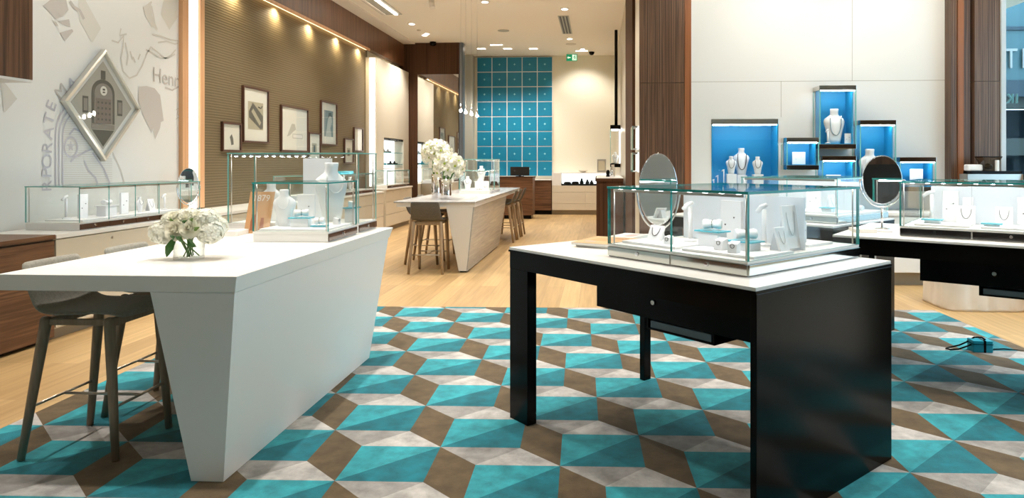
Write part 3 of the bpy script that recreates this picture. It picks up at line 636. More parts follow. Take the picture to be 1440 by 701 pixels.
# ------------------------------------------------------------------ glass cases
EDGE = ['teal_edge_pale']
def pane(parent, x0, x1, y0, y1, z0, z1, name='pane'):
    mb = MB(); mb.box(x0, x1, y0, y1, z0, z1); big = max(f.calc_area() for f in mb.bm.faces)
    for f in mb.bm.faces: f.material_index = 0 if f.calc_area() > big * .5 else 1
    return mb.build(name, ['glass', EDGE[0]], parent)
def glass_case(name, label, loc, ang, L, Wd, H, bh=.06, drawer='mirror', n=2, led=True, board=None, side_drawer=None, group=None, th=.008, leds='strip', back=False, drawer_face='front', led_e='led'):
    """local x along the front, y to the back; loc = front left corner at the base"""
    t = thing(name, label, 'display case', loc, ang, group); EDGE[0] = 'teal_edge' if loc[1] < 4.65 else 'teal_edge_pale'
    MB().box(.004, L - .004, .006, Wd - .004, .0005, bh - .012, 0).build('base', 'white_lacquer', t)
    MB().box(.002, L - .002, .002, Wd - .002, bh - .0115, bh, 0).build('deck', 'white_top', t)
    if drawer_face in ('front', 'both'):
        for i in range(n):
            a, b = i * L / n + .004, (i + 1) * L / n - .004
            d = MB().box(a, b, -.003, .0055, .006, bh - .014, 0, .0008).build('drawer', drawer, t)
            c = (a + b) / 2
            MB().cone((c, -.003, bh * .5), (c, -.010, bh * .5), .010, .009, 16).build('lock', 'chrome', d)
    if drawer_face in ('right', 'both'):
        ns = side_drawer or 1
        for i in range(ns):
            a, b = i * Wd / ns + .006, (i + 1) * Wd / ns - .004
            d = MB().box(L - .0035, L + .004, a, b, .006, bh - .014, 0, .0008).build('drawer', drawer, t)
            if drawer != 'mirror_base':
                MB().cone((L + .004, (a + b) / 2, bh * .5), (L + .011, (a + b) / 2, bh * .5), .010, .009, 16).build('lock', 'chrome', d)
    zt = H - th
    for i in range(n): pane(t, i * L / n + .001, (i + 1) * L / n - .001, 0, th, bh + .0005, zt - .0005)
    pane(t, 0.001, th, th + .001, Wd - th - .001, bh + .0005, zt - .0005); pane(t, L - th, L - .001, th + .001, Wd - th - .001, bh + .0005, zt - .0005)
    pane(t, 0.001, L - .001, Wd - th, Wd, bh + .0005, zt - .0005)
    pane(t, -.002, L + .002, -.002, Wd + .002, zt, H, 'top_pane')
    for x, y in ((th + .012, th + .012), (L - th - .012, th + .012), (th + .012, Wd - th - .012), (L - th - .012, Wd - th - .012)):
        MB().cone((x, y, bh + .001), (x, y, zt - .003), .004, .004, 8).build('post', 'steel', t)
    if led:
        if leds == 'rail':
            r = MB().box(th + .02, L - th - .02, th + .003, th + .018, zt - .014, zt - .002).build('light_rail', 'steel', t)
            MB().box(th + .025, L - th - .025, th + .0185, th + .024, zt - .014, zt - .004).build('led_strip', led_e, r)
            x = th + .05
            while x < L - .05:
                MB().box(x, x + .02, th + .005, th + .016, zt - .0015, zt - .0003, 0).build('led_lamp', led_e, r); x += .085
        elif leds == 'strip':
            r = MB().box(th + .02, L - th - .02, th + .003, th + .016, zt - .016, zt - .002).build('light_rail', 'steel', t)
            MB().box(th + .025, L - th - .025, th + .0165, th + .024, zt - .016, zt - .006).build('led_strip', led_e, r)
        else:
            r = MB().box(th + .02, L * .62, th + .003, th + .018, zt - .014, zt - .002).build('light_rail', 'steel', t)
            k = 0; x = th + .04
            while x < L * .60:
                MB().box(x, x + .018, th + .004, th + .017, zt - .020, zt - .0145, 0, .002, 1).build('led_lamp', led_e, r); x += .055; k += 1
    if board: MB().box(board[0], board[1], board[2], board[2] + .012, bh + .0008, zt - .03).build('back_board', 'frosted', t)
    return t
def wp(A, u, v, x, y): p = A + u * x + v * y; return (p.x, p.y)
# near case
c1 = wp(A1, u1, v1_, .605, .168)
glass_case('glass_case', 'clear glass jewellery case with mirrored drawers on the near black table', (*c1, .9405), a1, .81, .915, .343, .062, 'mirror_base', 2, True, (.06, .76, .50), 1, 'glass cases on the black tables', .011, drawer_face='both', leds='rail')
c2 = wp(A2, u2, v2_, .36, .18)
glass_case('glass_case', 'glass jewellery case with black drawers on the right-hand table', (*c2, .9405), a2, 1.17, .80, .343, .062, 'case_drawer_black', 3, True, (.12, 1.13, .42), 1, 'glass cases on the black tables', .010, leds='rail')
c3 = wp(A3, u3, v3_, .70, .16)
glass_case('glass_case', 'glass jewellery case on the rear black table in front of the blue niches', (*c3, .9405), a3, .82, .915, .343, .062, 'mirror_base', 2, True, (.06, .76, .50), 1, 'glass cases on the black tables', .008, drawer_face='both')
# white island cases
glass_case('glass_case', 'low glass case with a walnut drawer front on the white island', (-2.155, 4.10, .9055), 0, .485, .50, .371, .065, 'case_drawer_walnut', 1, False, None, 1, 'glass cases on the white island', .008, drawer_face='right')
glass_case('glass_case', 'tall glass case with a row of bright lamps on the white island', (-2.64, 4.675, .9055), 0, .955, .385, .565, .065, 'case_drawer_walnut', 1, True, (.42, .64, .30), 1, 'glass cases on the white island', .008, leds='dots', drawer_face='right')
# left counter long case
def left_case(label, y0, y1, z, n, led_e='led_mid', x0=-4.78, x1=-4.30, H=.368, drawer='case_drawer_walnut'):
    # rotate so that local front (x axis) runs along +Y and faces +X
    return glass_case('glass_case', label, (x1, y0, z), PI / 2, y1 - y0, x1 - x0, H, .065, drawer, n, True, None, 1, 'glass cases on the left counter' , .008, led_e=led_e)
left_case('long low glass case on the left counter beneath the diamond picture', 5.38, 7.08, .8345, 5)
left_case('glass case on the left counter with blue folders lying on its lid', 9.7, 12.85, .8345, 6)
left_case('small glass case at the far end of the left counter below the lit recess', 13.6, 15.2, .8705, 3, x0=-4.63)
# marble table cases
glass_case('glass_case', 'low glass case on the marble table behind the mirrored vases', (-2.22, 10.70, .9055), 0, .50, .45, .371, .05, 'prop_grey', 1, True, None, 1, 'glass cases on the marble table', .008, drawer_face='right')
glass_case('glass_case', 'tall glass case on the marble table in front of the blue tiles', (-2.30, 11.2, .9055), 0, .58, .55, .555, .05, 'prop_grey', 1, True, None, 1, 'glass cases on the marble table', .008, drawer_face='right')

# ------------------------------------------------------------------ jewellery props
JG = None
def bust(label, loc, rz=0., h=.26, necklace='necklace_silver', group=None, loop=.5):
    t = thing('necklace_bust', label, 'jewellery display', loc, rz, group)
    s = h / .26; mb = MB(); n = 20
    prof = [(.040, .022, 0, 0), (.046, .026, .03, 0), (.060, .034, .10, -.004), (.074, .038, .145, -.008), (.078, .036, .165, -.010), (.070, .032, .185, -.012), (.046, .028, .203, -.012), (.030, .026, .216, -.010), (.028, .026, .235, -.006), (.031, .028, .255, -.004), (.028, .025, .26, -.004)]
    mb.loft([[Vector((rx * s * math.cos(2 * PI * k / n), (-yo - 0) * s * 0 + yo * s * -1 + ry * s * math.sin(2 * PI * k / n), z * s)) for k in range(n)] for rx, ry, z, yo in prof]); b = mb.build('body', 'prop_white', t)
    pts = []
    for i in range(17):
        a = PI * i / 16; x = .040 * s * math.cos(a) * (1 + .15 * math.sin(a)); z = (.205 - (.10 * loop * 1.6) * math.sin(a) ** .8) * s; k = (z / s)
        ry = .038 if k > .13 else .034
        y = -(ry * math.sqrt(max(0, 1 - (x / s / .085) ** 2)) - .010 + .004) * s
        pts.append((x, y - .002 * s, z))
    MB().tube(pts, .0035 * s, 6).build('necklace', necklace, t); return t
def tbar(label, loc, rz=0., h=.17, w=.11, group=None):
    t = thing('bracelet_stand', label, 'jewellery display', loc, rz, group)
    MB().lathe([(.032, 0), (.032, .008), (.012, .014)], n=16).build('base', 'prop_white', t)
    mb = MB(); mb.tube([(0, 0, .0145), (0, 0, h - .022)], .011, 10); mb.build('post', 'prop_white', t)
    mb = MB(); mb.tube([(-w * .75, 0, h - .035), (-w * .3, 0, h - .012), (w * .25, 0, h)], [.010, .012, .009], 12); mb.build('arm', 'prop_white', t); return t
def easel(label, loc, rz=0., w=.09, h=.15, dark=False, group=None):
    t = thing('necklace_board', label, 'jewellery display', loc, rz, group)
    mb = MB(); mb.hexa([(-w / 2, 0, 0), (w / 2, 0, 0), (w / 2, .012, 0), (-w / 2, .012, 0), (-w / 2, .03, h), (w / 2, .03, h), (w / 2, .042, h), (-w / 2, .042, h)]); mb.build('board', 'prop_white', t)
    mb = MB(); mb.hexa([(-w * .2, .014, 0), (w * .2, .014, 0), (w * .2, .07, 0), (-w * .2, .07, 0), (-w * .2, .042, h * .8), (w * .2, .042, h * .8), (w * .2, .05, h * .8), (-w * .2, .05, h * .8)]); mb.build('support', 'prop_grey', t)
    pts = [(w * .28 * math.cos(PI * i / 12), .03 * ((h * .85 - h * .55 * math.sin(PI * i / 12)) / h) - .003, h * .85 - h * .55 * math.sin(PI * i / 12)) for i in range(13)]
    MB().tube(pts, .0016, 5).build('chain', 'necklace_dark' if dark else 'chain_pale', t); return t
def panel_board(label, loc, rz=0., w=.08, h=.15, group=None):
    t = thing('earring_board', label, 'jewellery display', loc, rz, group)
    MB().box(-w / 2, w / 2, 0, .02, 0, h, 0, .002).build('board', 'prop_white', t)
    for dx, dz in ((-.4, .42), (.3, .6)): MB().ball((w * dx * .6, -.004, h * dz), .0042, sub=1).build('earring', 'necklace_dark', t)
    return t
def riser(label, loc, rz=0., w=.13, d=.09, h=.05, group=None, plate='teal_plate'):
    t = thing('display_riser', label, 'jewellery display', loc, rz, group)
    MB().box(-w / 2, w / 2, -d / 2, d / 2, 0, h, 0, .001).build('block', 'prop_white', t); MB().box(-w / 2 - .015, w / 2 + .015, -d / 2 - .01, d / 2 + .01, h + .0003, h + .0065).build('plate', plate, t); return t
def cushion(label, loc, rz=0., w=.09, group=None):
    t = thing('bracelet_cushion', label, 'jewellery display', loc, rz, group); mb = MB(); n = 20; rings = []
    for i in range(9):
        u = -1 + 2 * i / 8; r = .021 + .016 * abs(u) ** 1.5 - (.012 if abs(u) > .99 else 0)
        if abs(u) < .99: r = .027 - .006 * (1 - abs(u)) + .006 * abs(u)
        rings.append([Vector((u * w / 2, r * math.cos(2 * PI * k / n), r * .78 * math.sin(2 * PI * k / n) + .0285)) for k in range(n)])
    mb.loft(rings); mb.build('pillow', 'prop_white', t)
    MB().tube([(0, .0245 * math.cos(2 * PI * k / 20), .0195 * math.sin(2 * PI * k / 20) + .0285) for k in range(20)], .0022, 5, closed=True).build('bracelet', 'necklace_silver', t); return t
def ring_box(label, loc, rz=0., s=.04, group=None):
    t = thing('ring_stand', label, 'jewellery display', loc, rz, group)
    MB().hexa([(-s / 2, -s / 2, 0), (s / 2, -s / 2, 0), (s / 2, s / 2, 0), (-s / 2, s / 2, 0), (-s / 2, -s * .35, s * .9), (s / 2, -s * .35, s * .9), (s / 2, s / 2, s * 1.15), (-s / 2, s / 2, s * 1.15)], 0, .001).build('block', 'prop_white', t)
    MB().tube([(.009 * math.cos(2 * PI * k / 14), -s * .42, .7 * s + .009 * math.sin(2 * PI * k / 14)) for k in range(14)], .0014, 5, closed=True).build('ring', 'necklace_dark', t); return t
def tray(label, loc, rz=0., w=.3, d=.2, group=None, h=.012):
    return simple('display_tray', MB().box(-w / 2, w / 2, -d / 2, d / 2, 0, h, 0, .002), 'prop_white', label, 'display tray', group, loc, rz)
gN = 'displays in the near glass case'; zN = .9405 + .0625; zT = zN + .0125
def n1(x, y, z=zT): p = Vector(c1) + u1 * x + v1_ * y; return (p.x, p.y, z)
tray('white tray under the left group of displays in the near case', n1(.20, .22, zN), a1, .34, .30, gN); tray('white tray under the cushions in the near case', n1(.60, .22, zN), a1, .38, .30, gN)
tray('white tray behind the board in the near case', n1(.42, .72, zN), a1, .6, .22, gN)
tbar('white bracelet stand in the left half of the near case, in front of the mirror', n1(.27, .30), a1 + .3, .19, .05, gN)
easel('sloping white board with earrings lying low at the left of the near case', n1(.12, .2), a1, .09, .07, True, gN)
ring_box('small white ring block at the front left of the near case', n1(.28, .13), a1, .035, gN)
panel_board('upright white earring board with two dark studs in the near case', n1(.42, .42), a1, .12, .20, gN)
r_ = riser('white block with a teal plate under a cushion, middle of the near case', n1(.45, .24), a1, .11, .07, .065, gN)
cushion('white bracelet cushion on the teal plate in the middle of the near case', n1(.45, .24, zT + .0717), a1 + .5, .085, gN)
tbar('white bracelet stand in the right half of the near case before the frosted board', n1(.60, .43), a1 + .2, .19, .045, gN)
riser('low block with a wide teal plate in the right half of the near case', n1(.635, .235), a1, .10, .08, .035, gN)
cushion('round white cushion with a bracelet on the wide teal plate', n1(.635, .235, zT + .0417), a1 + .9, .095, gN)
ring_box('white ring block beside the wide teal plate in the near case', n1(.565, .15), a1, .045, gN)
ring_box('white ring block with a dark ring at the front of the near case', n1(.66, .115), a1 + .2, .042, gN)
n2 = n1
easel('tall necklace board facing the right side of the near case', n1(.745, .445), a1 + PI / 2, .11, .19, False, gN)
easel('short sloping board with a curled bracelet near the right side of the near case', n1(.77, .335), a1 + PI / 2, .07, .10, False, gN)
panel_board('white block board behind the frosted panel of the near case', n1(.66, .66), a1 + PI / 2, .07, .10, gN)
riser('small riser with a teal plate behind the frosted panel of the near case', n1(.55, .72), a1, .06, .05, .05, gN)
# right table case
gR = 'displays in the black-based glass case'
def n2(x, y, z=zT): p = Vector(c2) + u2 * x + v2_ * y; return (p.x, p.y, z)
tray('white tray in the left bay of the black-based case', n2(.22, .22, zN), a2, .30, .26, gR); tray('white tray in the middle bay of the black-based case', n2(.60, .22, zN), a2, .34, .26, gR)
tbar('white bracelet stand at the left of the black-based case', n2(.14, .30), a2, .20, .07, gR); panel_board('tall white board in the left bay of the black-based case', n2(.24, .36), a2, .09, .20, gR)
riser('low white riser with a teal plate at the left of the black-based case', n2(.16, .19), a2, .09, .06, .02, gR); easel('small white necklace board beside the tall board in the black-based case', n2(.335, .26), a2, .10, .11, True, gR)
panel_board('middle-sized white board in the left bay of the black-based case', n2(.335, .38), a2, .06, .16, gR)
panel_board('tall white board in the middle bay of the black-based case', n2(.66, .34), a2, .12, .17, gR); easel('small white necklace board in the middle bay of the black-based case', n2(.535, .27), a2, .09, .11, True, gR)
riser('low teal-plated riser in the middle bay of the black-based case', n2(.48, .17), a2, .08, .05, .012, gR); ring_box('ring block at the front of the middle bay of the black-based case', n2(.66, .19), a2, .045, gR)
# rear table case
g3 = 'displays in the rear glass case'
def n3(x, y, z=zT): p = Vector(c3) + u3 * x + v3_ * y; return (p.x, p.y, z)
tray('white tray at the right side of the rear case', n3(.55, .30, zN), a3, .42, .34, g3)
easel('necklace board near the front corner of the rear case', n3(.66, .30), a3 + PI / 2, .10, .13, False, g3); cushion('white cushion at the right side of the rear case', n3(.70, .60, zN), a3, .10, g3)
panel_board('white board in the front of the rear case', n3(.45, .36), a3, .12, .16, g3); riser('teal-plated riser at the right side of the rear case', n3(.66, .18), a3, .08, .06, .03, g3)
# left counter long case
gL = 'displays in the long low glass case'; zL = .8345 + .0655
tray('long white tray in the long low case', (-4.54, 6.2, zL), 0, .34, 1.4, gL)
zl = zL + .0125
def fx_(x, y, z=zl): return (x, y, z)
tbar('white bracelet stand at the near end of the long low case', fx_(-4.60, 5.60), PI / 2, .20, .06, gL); panel_board('tall white board at the near end of the long low case', fx_(-4.52, 5.70), PI / 2, .10, .21, gL)
riser('white riser in the first bay of the long low case', fx_(-4.5, 5.95), PI / 2, .14, .09, .09, gL, 'prop_white'); cushion('white cushion on the riser in the long low case', fx_(-4.5, 5.95, zl + .0967), PI / 2, .09, gL)
panel_board('tall white board in the middle bay of the long low case', fx_(-4.52, 6.22), PI / 2, .10, .20, gL); bust('small white bust in the middle bay of the long low case', fx_(-4.50, 6.40), PI / 2, .15, group=gL)
easel('slanted white board in the far bay of the long low case', fx_(-4.5, 6.60), PI / 2, .09, .12, False, gL); tbar('white stand near the far end of the long low case', fx_(-4.5, 6.78), PI / 2, .16, .06, gL)
# island low case
gI = 'displays in the low island case'; zI = .9055 + .0655
tray('white tray in the low island case', (-1.915, 4.35, zI), 0, .43, .42, gI); zi = zI + .0125
bust('white figure-like bust at the left of the low island case', (-2.06, 4.33, zi), .2, .24, 'prop_white', gI)
riser('white block at the centre of the low island case', (-1.93, 4.30, zi), .1, .11, .08, .055, gI); cushion('white cushion on the teal-topped block in the low island case', (-1.93, 4.30, zi + .0617), .4, .09, gI)
riser('low teal-topped block at the front right of the low island case', (-1.80, 4.28, zi), 0, .07, .05, .004, gI); cushion('small rolled cushion at the front right of the low island case', (-1.80, 4.28, zi + .0107), .2, .06, gI)
ring_box('ring block at the back right of the low island case', (-1.76, 4.47, zi), PI / 2, .04, gI); panel_board('white board at the back of the low island case', (-1.98, 4.48, zi), 0, .12, .20, gI)
gJ = 'displays in the tall island case'
bust('large white necklace bust turned sideways in the tall island case', (-1.95, 4.86, zI), .9, .43, 'prop_white', gJ)
bust('white bust at the left end of the tall island case', (-2.42, 4.88, zI), .3, .28, 'prop_white', gJ); riser('white riser with a teal plate at the right end of the tall island case', (-1.78, 4.80, zI), PI / 2, .10, .07, .10, gJ)
ring_box('ring block on the riser in the tall island case', (-1.78, 4.80, zI + .107), PI / 2, .04, gJ)
# far left case contents
gF = 'displays in the case with the blue folders'
for i in range(5):
    y = 10.9 + i * .38; lab = ['nearest white bust', 'second white bust', 'middle white bust', 'fourth white bust', 'farthest white bust'][i] + ' in the glass case under the blue folders'
    bust(lab, (-4.5, y, .9005), PI / 2, (.16, .22, .18, .24, .2)[i], group=gF)
m = MB(); m.box(-.14, .14, -.35, .35, 0, .018, 0, .002); simple('folder', m, 'teal_plate', 'lower blue folder lying on the glass case', 'folder', 'blue folders', (-4.52, 11.6, 1.203), .05)
m = MB(); m.box(-.12, .12, -.25, .25, 0, .03, 0, .004); simple('folder', m, 'teal_plate', 'upper blue folder lying on the glass case', 'folder', 'blue folders', (-4.52, 11.65, 1.2215), -.08)
gM = 'displays in the marble table cases'; zM = .9055 + .0505
bust('white bust at the left of the low marble table case', (-2.12, 10.9, zM), 0, .22, group=gM); bust('white bust in the middle of the low marble table case', (-1.955, 11.0, zM), 0, .18, group=gM)
easel('white board at the right of the low marble table case', (-1.83, 10.88, zM), 0, .12, .14, True, gM); cushion('white cushion at the front of the low marble table case', (-1.9, 10.78, zM), 0, .1, gM)
riser('white riser in the tall marble table case', (-2.0, 11.5, zM), 0, .2, .15, .12, gM, 'prop_white'); bust('white bust on the riser in the tall marble table case', (-2.0, 11.5, zM + .1267), 0, .26, group=gM)

# ------------------------------------------------------------------ niches and wall vitrines
gV = 'chrome and blue wall vitrines'
def vitrine(label, x0, x1, z0, z1, yf, yb, cap=.055, bottom=True):
    t = thing('wall_vitrine', label, 'wall display case', (0, 0, 0), 0, gV)
    MB().box(x0, x1, yf, yb, z1 - cap, z1, 0, .002).build('top_cap', 'mirror_dark', t)
    if bottom: MB().box(x0, x1, yf, yb, z0, z0 + cap, 0, .002).build('bottom_cap', 'mirror_dark', t)
    zb = z0 + cap if bottom else z0
    w = .012
    MB().box(x0 + .03, x1 - .03, yb - .02, yb - .004, zb + .0005, z1 - cap - .0005).build('lining', 'blue_lining', t)
    MB().box(x0 + .03, x1 - .03, yf + .02, yb - .0205, zb + .0003, zb + .008).build('floor_panel', 'blue_lining', t)
    MB().box(x1 - .045, x1 - .031, yf + .02, yb - .0205, zb + .0085, z1 - cap - .0005).build('side_lining', 'blue_lining', t)
    pane(t, x0, x0 + w, yf + .002, yb - .002, zb + .0005, z1 - cap - .0005); pane(t, x1 - w, x1, yf + .002, yb - .002, zb + .0005, z1 - cap - .0005); pane(t, x0 + w + .001, x1 - w - .001, yf, yf + .008, zb + .0005, z1 - cap - .0005)
    MB().box(x0 + .02, x1 - .02, yf + .012, yf + .03, z1 - cap - .012, z1 - cap - .001).build('led_strip', 'led', t)
    return zb + .0085
yf = 8.2
# wide recess
t = thing('wall_vitrine', 'wide blue recess with three necklace busts and a mirrored header', 'wall display case', (0, 0, 0), 0, gV)
MB().box(rx0 + .001, rx1 - .001, YN - .01, YN + .30, rz1 - .065, rz1 - .001, 0, .002).build('top_cap', 'mirror_dark', t)
MB().box(rx0 + .001, rx1 - .001, YN + .301, YN + .31, rz0 + .001, rz1 - .066).build('lining', 'blue_lining', t); MB().box(rx0 + .001, rx1 - .001, YN, YN + .30, rz0 + .001, rz0 + .01).build('floor_panel', 'blue_lining', t)
for a in (rx0 + .001, rx1 - .013): MB().box(a, a + .012, YN, YN + .30, rz0 + .011, rz1 - .066).build('side_lining', 'blue_lining', t)
pane(t, rx0 + .001, rx1 - .001, YN - .01, YN - .002, rz0 + .002, rz1 - .066); MB().box(rx0 + .02, rx1 - .02, YN + .003, YN + .02, rz1 - .078, rz1 - .067).build('led_strip', 'led', t)
gB = 'necklace busts in the wide blue recess'
for px, h, zt_, lab in ((1027, .22, 0, 'short white bust with a dark necklace, left of the three in the wide recess'), (1044, .34, 0, 'tallest white bust with a thick dark necklace in the middle of the wide recess'), (1064, .22, 0, 'short white bust with a thin necklace, right of the three in the wide recess')):
    x = wall_y(px, 200, YN + .14)[0]; ztop = wall_y(px, {1027: 220, 1044: 208.5, 1064: 220.5}[px], YN + .14)[1]
    b0 = ztop - h; rs = simple('display_block', MB().box(-.06, .06, -.05, .05, 0, b0 - rz0 - .0125, 0, .002), 'prop_white', 'white block under the ' + lab.split(' with ')[0] + {1027: ' at left', 1044: '', 1064: ' at right'}[px] + ' of the wide recess', 'display block', 'blocks under the busts', (x, YN + (.2 if px == 1044 else .085), rz0 + .0115))
    bust(lab, (x, YN + (.2 if px == 1044 else .085), b0 + .0), 0, h, 'necklace_dark', gB, {1027: .75, 1044: .95, 1064: .7}[px])
for i, px in enumerate((1003, 1010, 1017)):
    x = wall_y(px, 200, YN + .1)[0]; o_ = tbar(['slim clear stand', 'second slim stand', 'third slim stand'][i] + ' at the left end of the wide recess', (x, YN + .06 + .07 * (i % 2), rz0 + .0115), 0, (.2, .28, .40)[i], .06, 'slim stands in the wide recess'); o_.scale = (.6, .6, .6)
zb = vitrine('tallest blue wall vitrine, standing above the others, with a bust inside', 2.63, 3.06, 1.565, 2.32, yf, YN)
bust('white bust with a pendant in the tallest blue vitrine', (wall_y(1173, 0, 8.32)[0], 8.31, zb + .001), 0, .42, 'necklace_silver', None, .9); tbar('small bracelet stand left of the bust in the tallest vitrine', (wall_y(1165, 0, 8.29)[0] - .02, 8.25, zb + .001), 0, .17, .03)
panel_board('small white card right of the bust in the tallest vitrine', (2.98, 8.25, zb + .001), 0, .07, .12)
zb = vitrine('small square blue wall vitrine holding one white card', 2.245, 2.63 - .004, 1.315, 1.70, yf, YN); panel_board('square white card in the small square vitrine', (2.42, 8.3, zb + .001), 0, .155, .15)
zb = vitrine('blue wall vitrine directly below the tallest one', 2.66, 3.06, 1.06, 1.48, yf, YN); panel_board('white card in the vitrine below the tallest one', (2.83, 8.3, zb + .001), 0, .17, .13)
zb = vitrine('blue wall vitrine to the right of the tallest one with a single bust', 3.10, 3.52, 1.06, 1.905, yf, YN); bust('plain white bust in the vitrine right of the tallest one', (3.265, 8.32, zb + .001), 0, .44, 'prop_white')
zb = vitrine('low blue wall vitrine behind the black oval mirror', 3.56, 3.98, 1.06, 1.465, yf, YN); panel_board('white card in the low vitrine behind the oval mirror', (3.80, 8.3, zb + .001), 0, .15, .2)
# white cabinets under the niches
names = ['white drawer cabinet at the foot of the walnut pillar', 'white drawer cabinet under the wide blue recess', 'white drawer cabinet under the small square vitrine', 'white drawer cabinet seen under the right black table', 'white drawer cabinet below the coffee grinder']
for i in range(5):
    x0 = 1.13 + i * .72; t = thing('drawer_cabinet', names[i], 'cabinet', (0, 0, 0), 0, None)
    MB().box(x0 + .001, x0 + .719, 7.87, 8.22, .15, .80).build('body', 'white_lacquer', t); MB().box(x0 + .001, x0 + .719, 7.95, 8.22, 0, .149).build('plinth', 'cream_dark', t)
    for a, b in ((.155, .46), (.465, .795)):
        MB().box(x0 + .004, x0 + .716, 7.852, 7.8695, a, b, 0, .0015).build('drawer', 'white_lacquer', t)
o = MB().prism([(1.13, 7.84, .8005), (4.76, 7.84, .8005), (4.76, 8.23, .8005), (4.19, 8.23, .8005), (4.19, YN - .002, .8005), (1.13, YN - .002, .8005)], (0, 0, .0295)).build('worktop', 'white_top'); tag(o, 'white counter top running beneath the blue vitrines', 'counter top')
# small vitrines on the passage wall
for i, (z0, z1) in enumerate(((1.565, 1.85), (1.285, 1.525))):
    t = thing('wall_vitrine', ['upper narrow lit vitrine beside the walnut pillar', 'lower narrow lit vitrine beside the walnut pillar'][i], 'wall display case', (0, 0, 0), 0, 'narrow vitrines beside the pillar')
    MB().box(.485, .499, 8.30, 8.75, z0, z1).build('lining', 'backlit', t); pane(t, .42, .428, 8.30, 8.75, z0, z1); pane(t, .43, .484, 8.30, 8.308, z0, z1); MB().box(.43, .484, 8.31, 8.75, z1 - .02, z1).build('top_cap', 'steel', t)
    MB().box(.43, .484, 8.31, 8.75, z0, z0 + .012).build('shelf', 'prop_white', t)
# walnut pay desk on the right passage wall
t = thing('walnut_desk', 'dark walnut desk against the passage wall left of the pillar', 'desk'); MB().box(-.03, .455, 12.22, 14.6, 0, 1.06).build('body', 'walnut_dark', t); MB().box(-.05, .455, 12.2, 14.62, 1.061, 1.115).build('rim', 'walnut_dark', t); MB().box(-.03, .455, 12.22, 14.6, 1.1155, 1.13).build('top', 'white_top', t)
t = thing('bottle', 'dark chrome bottle on the walnut desk', 'bottle', (.28, 12.9, 1.1305)); MB().lathe([(.045, 0), (.047, .02), (.047, .16), (.03, .2), (.03, .235), (.0, .238)], n=18).build('body', 'chrome', t); MB().lathe([(.032, .24), (.034, .26), (.0, .262)], n=18).build('cap', 'black', t)
t = thing('bottle', 'small black bottle left of the chrome one on the walnut desk', 'bottle', (.19, 12.95, 1.1305)); MB().lathe([(.035, 0), (.036, .1), (.02, .13), (.0, .132)], n=18).build('body', 'black', t)
# hanging showcase
t = thing('wall_vitrine', 'tall lit glass vitrine hung on a black pole in the passage', 'wall display case')
MB().box(.27, .49, 14.9, 15.2, 2.14, 2.23).build('top_cap', 'black', t); MB().box(.27, .49, 14.9, 15.2, 1.30, 1.38).build('bottom_cap', 'black', t); MB().box(.47, .485, 14.91, 15.19, 1.381, 2.139).build('lining', 'backlit', t)
pane(t, .275, .465, 14.905, 14.913, 1.381, 2.139); pane(t, .27, .278, 14.92, 15.19, 1.381, 2.139); MB().cone((.40, 15.05, 2.231), (.40, 15.05, CZ - .001), .035, .035, 14).build('pole', 'black', t)
MB().box(.30, .44, 14.95, 15.15, 2.12, 2.138).build('led_strip', 'led', t); bust('white bust inside the hanging vitrine', (.375, 14.97, 1.381), 0, .25)

# ------------------------------------------------------------------ back of the shop
t = thing('box_wall', 'tall wall grid of blue-teal square panels each with a small emblem', 'wall panel', (0, 0, 0))
X0, zT_ = wall_y(671, 81, YB - .05); X1, zB_ = wall_y(777, 248, YB - .05)
MB().box(X0, X1, YB - .078, YB - .001, zB_, zT_).build('frame', 'white_lacquer', t)
cw = (X1 - X0) / 5; chh = (zT_ - zB_) / 8
for r in range(8):
    for c in range(5):
        x = X0 + c * cw; z = zB_ + r * chh
        p = MB().box(x + .011, x + cw - .011, YB - .088, YB - .0785, z + .011, z + chh - .011, 0, .004).build('panel', 'teal_panel', t)
        mb = MB(); cx, cz = x + cw / 2, z + chh / 2
        mb.prism([(cx + .034 * (1 if k % 2 == 0 else .5) * math.cos(PI * k / 4), YB - .0885, cz + .034 * (1 if k % 2 == 0 else .45) * math.sin(PI * k / 4)) for k in range(8)], (0, -.003, 0)); mb.build('emblem', 'emblem', p)
o = MB().box(X0, X1, YB - .5, YB - .002, .925, .95).build('worktop', 'white_top'); tag(o, 'white counter top below the blue-teal panels', 'counter top')
t = thing('walnut_cabinet', 'low walnut cabinet below the blue-teal panels', 'cabinet'); MB().box(-2.6, -1.25, YB - .46, YB - .002, .11, .924).build('body', 'walnut_dark', t); MB().box(-2.6, -1.25, YB - .40, YB - .002, 0, .109).build('plinth', 'black', t)
for z in (.12, .70): MB().box(-1.75, -1.26, YB - .475, YB - .4605, z, .69 if z < .5 else .90).build('drawer', 'walnut_x', t)
t = thing('service_desk', 'walnut service desk behind the far end of the marble table', 'desk'); MB().box(-2.9, -1.62, 16.72, 17.3, .09, 1.02).build('body', 'walnut_x', t); MB().box(-2.88, -1.66, 16.76, 17.28, 0, .089).build('plinth', 'black', t); MB().box(-2.9, -1.60, 16.70, 17.32, 1.0205, 1.045).build('top', 'walnut_dark', t)
t = thing('monitor', 'black monitor on the walnut service desk', 'monitor', (-1.97, 16.95, 1.0455)); MB().box(-.24, .24, 0, .04, .03, .25, 0, .004).build('screen', 'black_matte', t); MB().box(-.1, .1, -.03, .1, 0, .02).build('foot', 'black', t); MB().box(-.03, .03, .01, .03, .021, .029).build('stand', 'black', t)
mb = MB(); mb.prism([(-.13 + .03 * (1 if k % 2 == 0 else .5) * math.cos(PI * k / 4), -.0008, .15 + .03 * (1 if k % 2 == 0 else .5) * math.sin(PI * k / 4)) for k in range(8)], (0, -.0015, 0)); mb.build('logo', 'dark_grey', t)
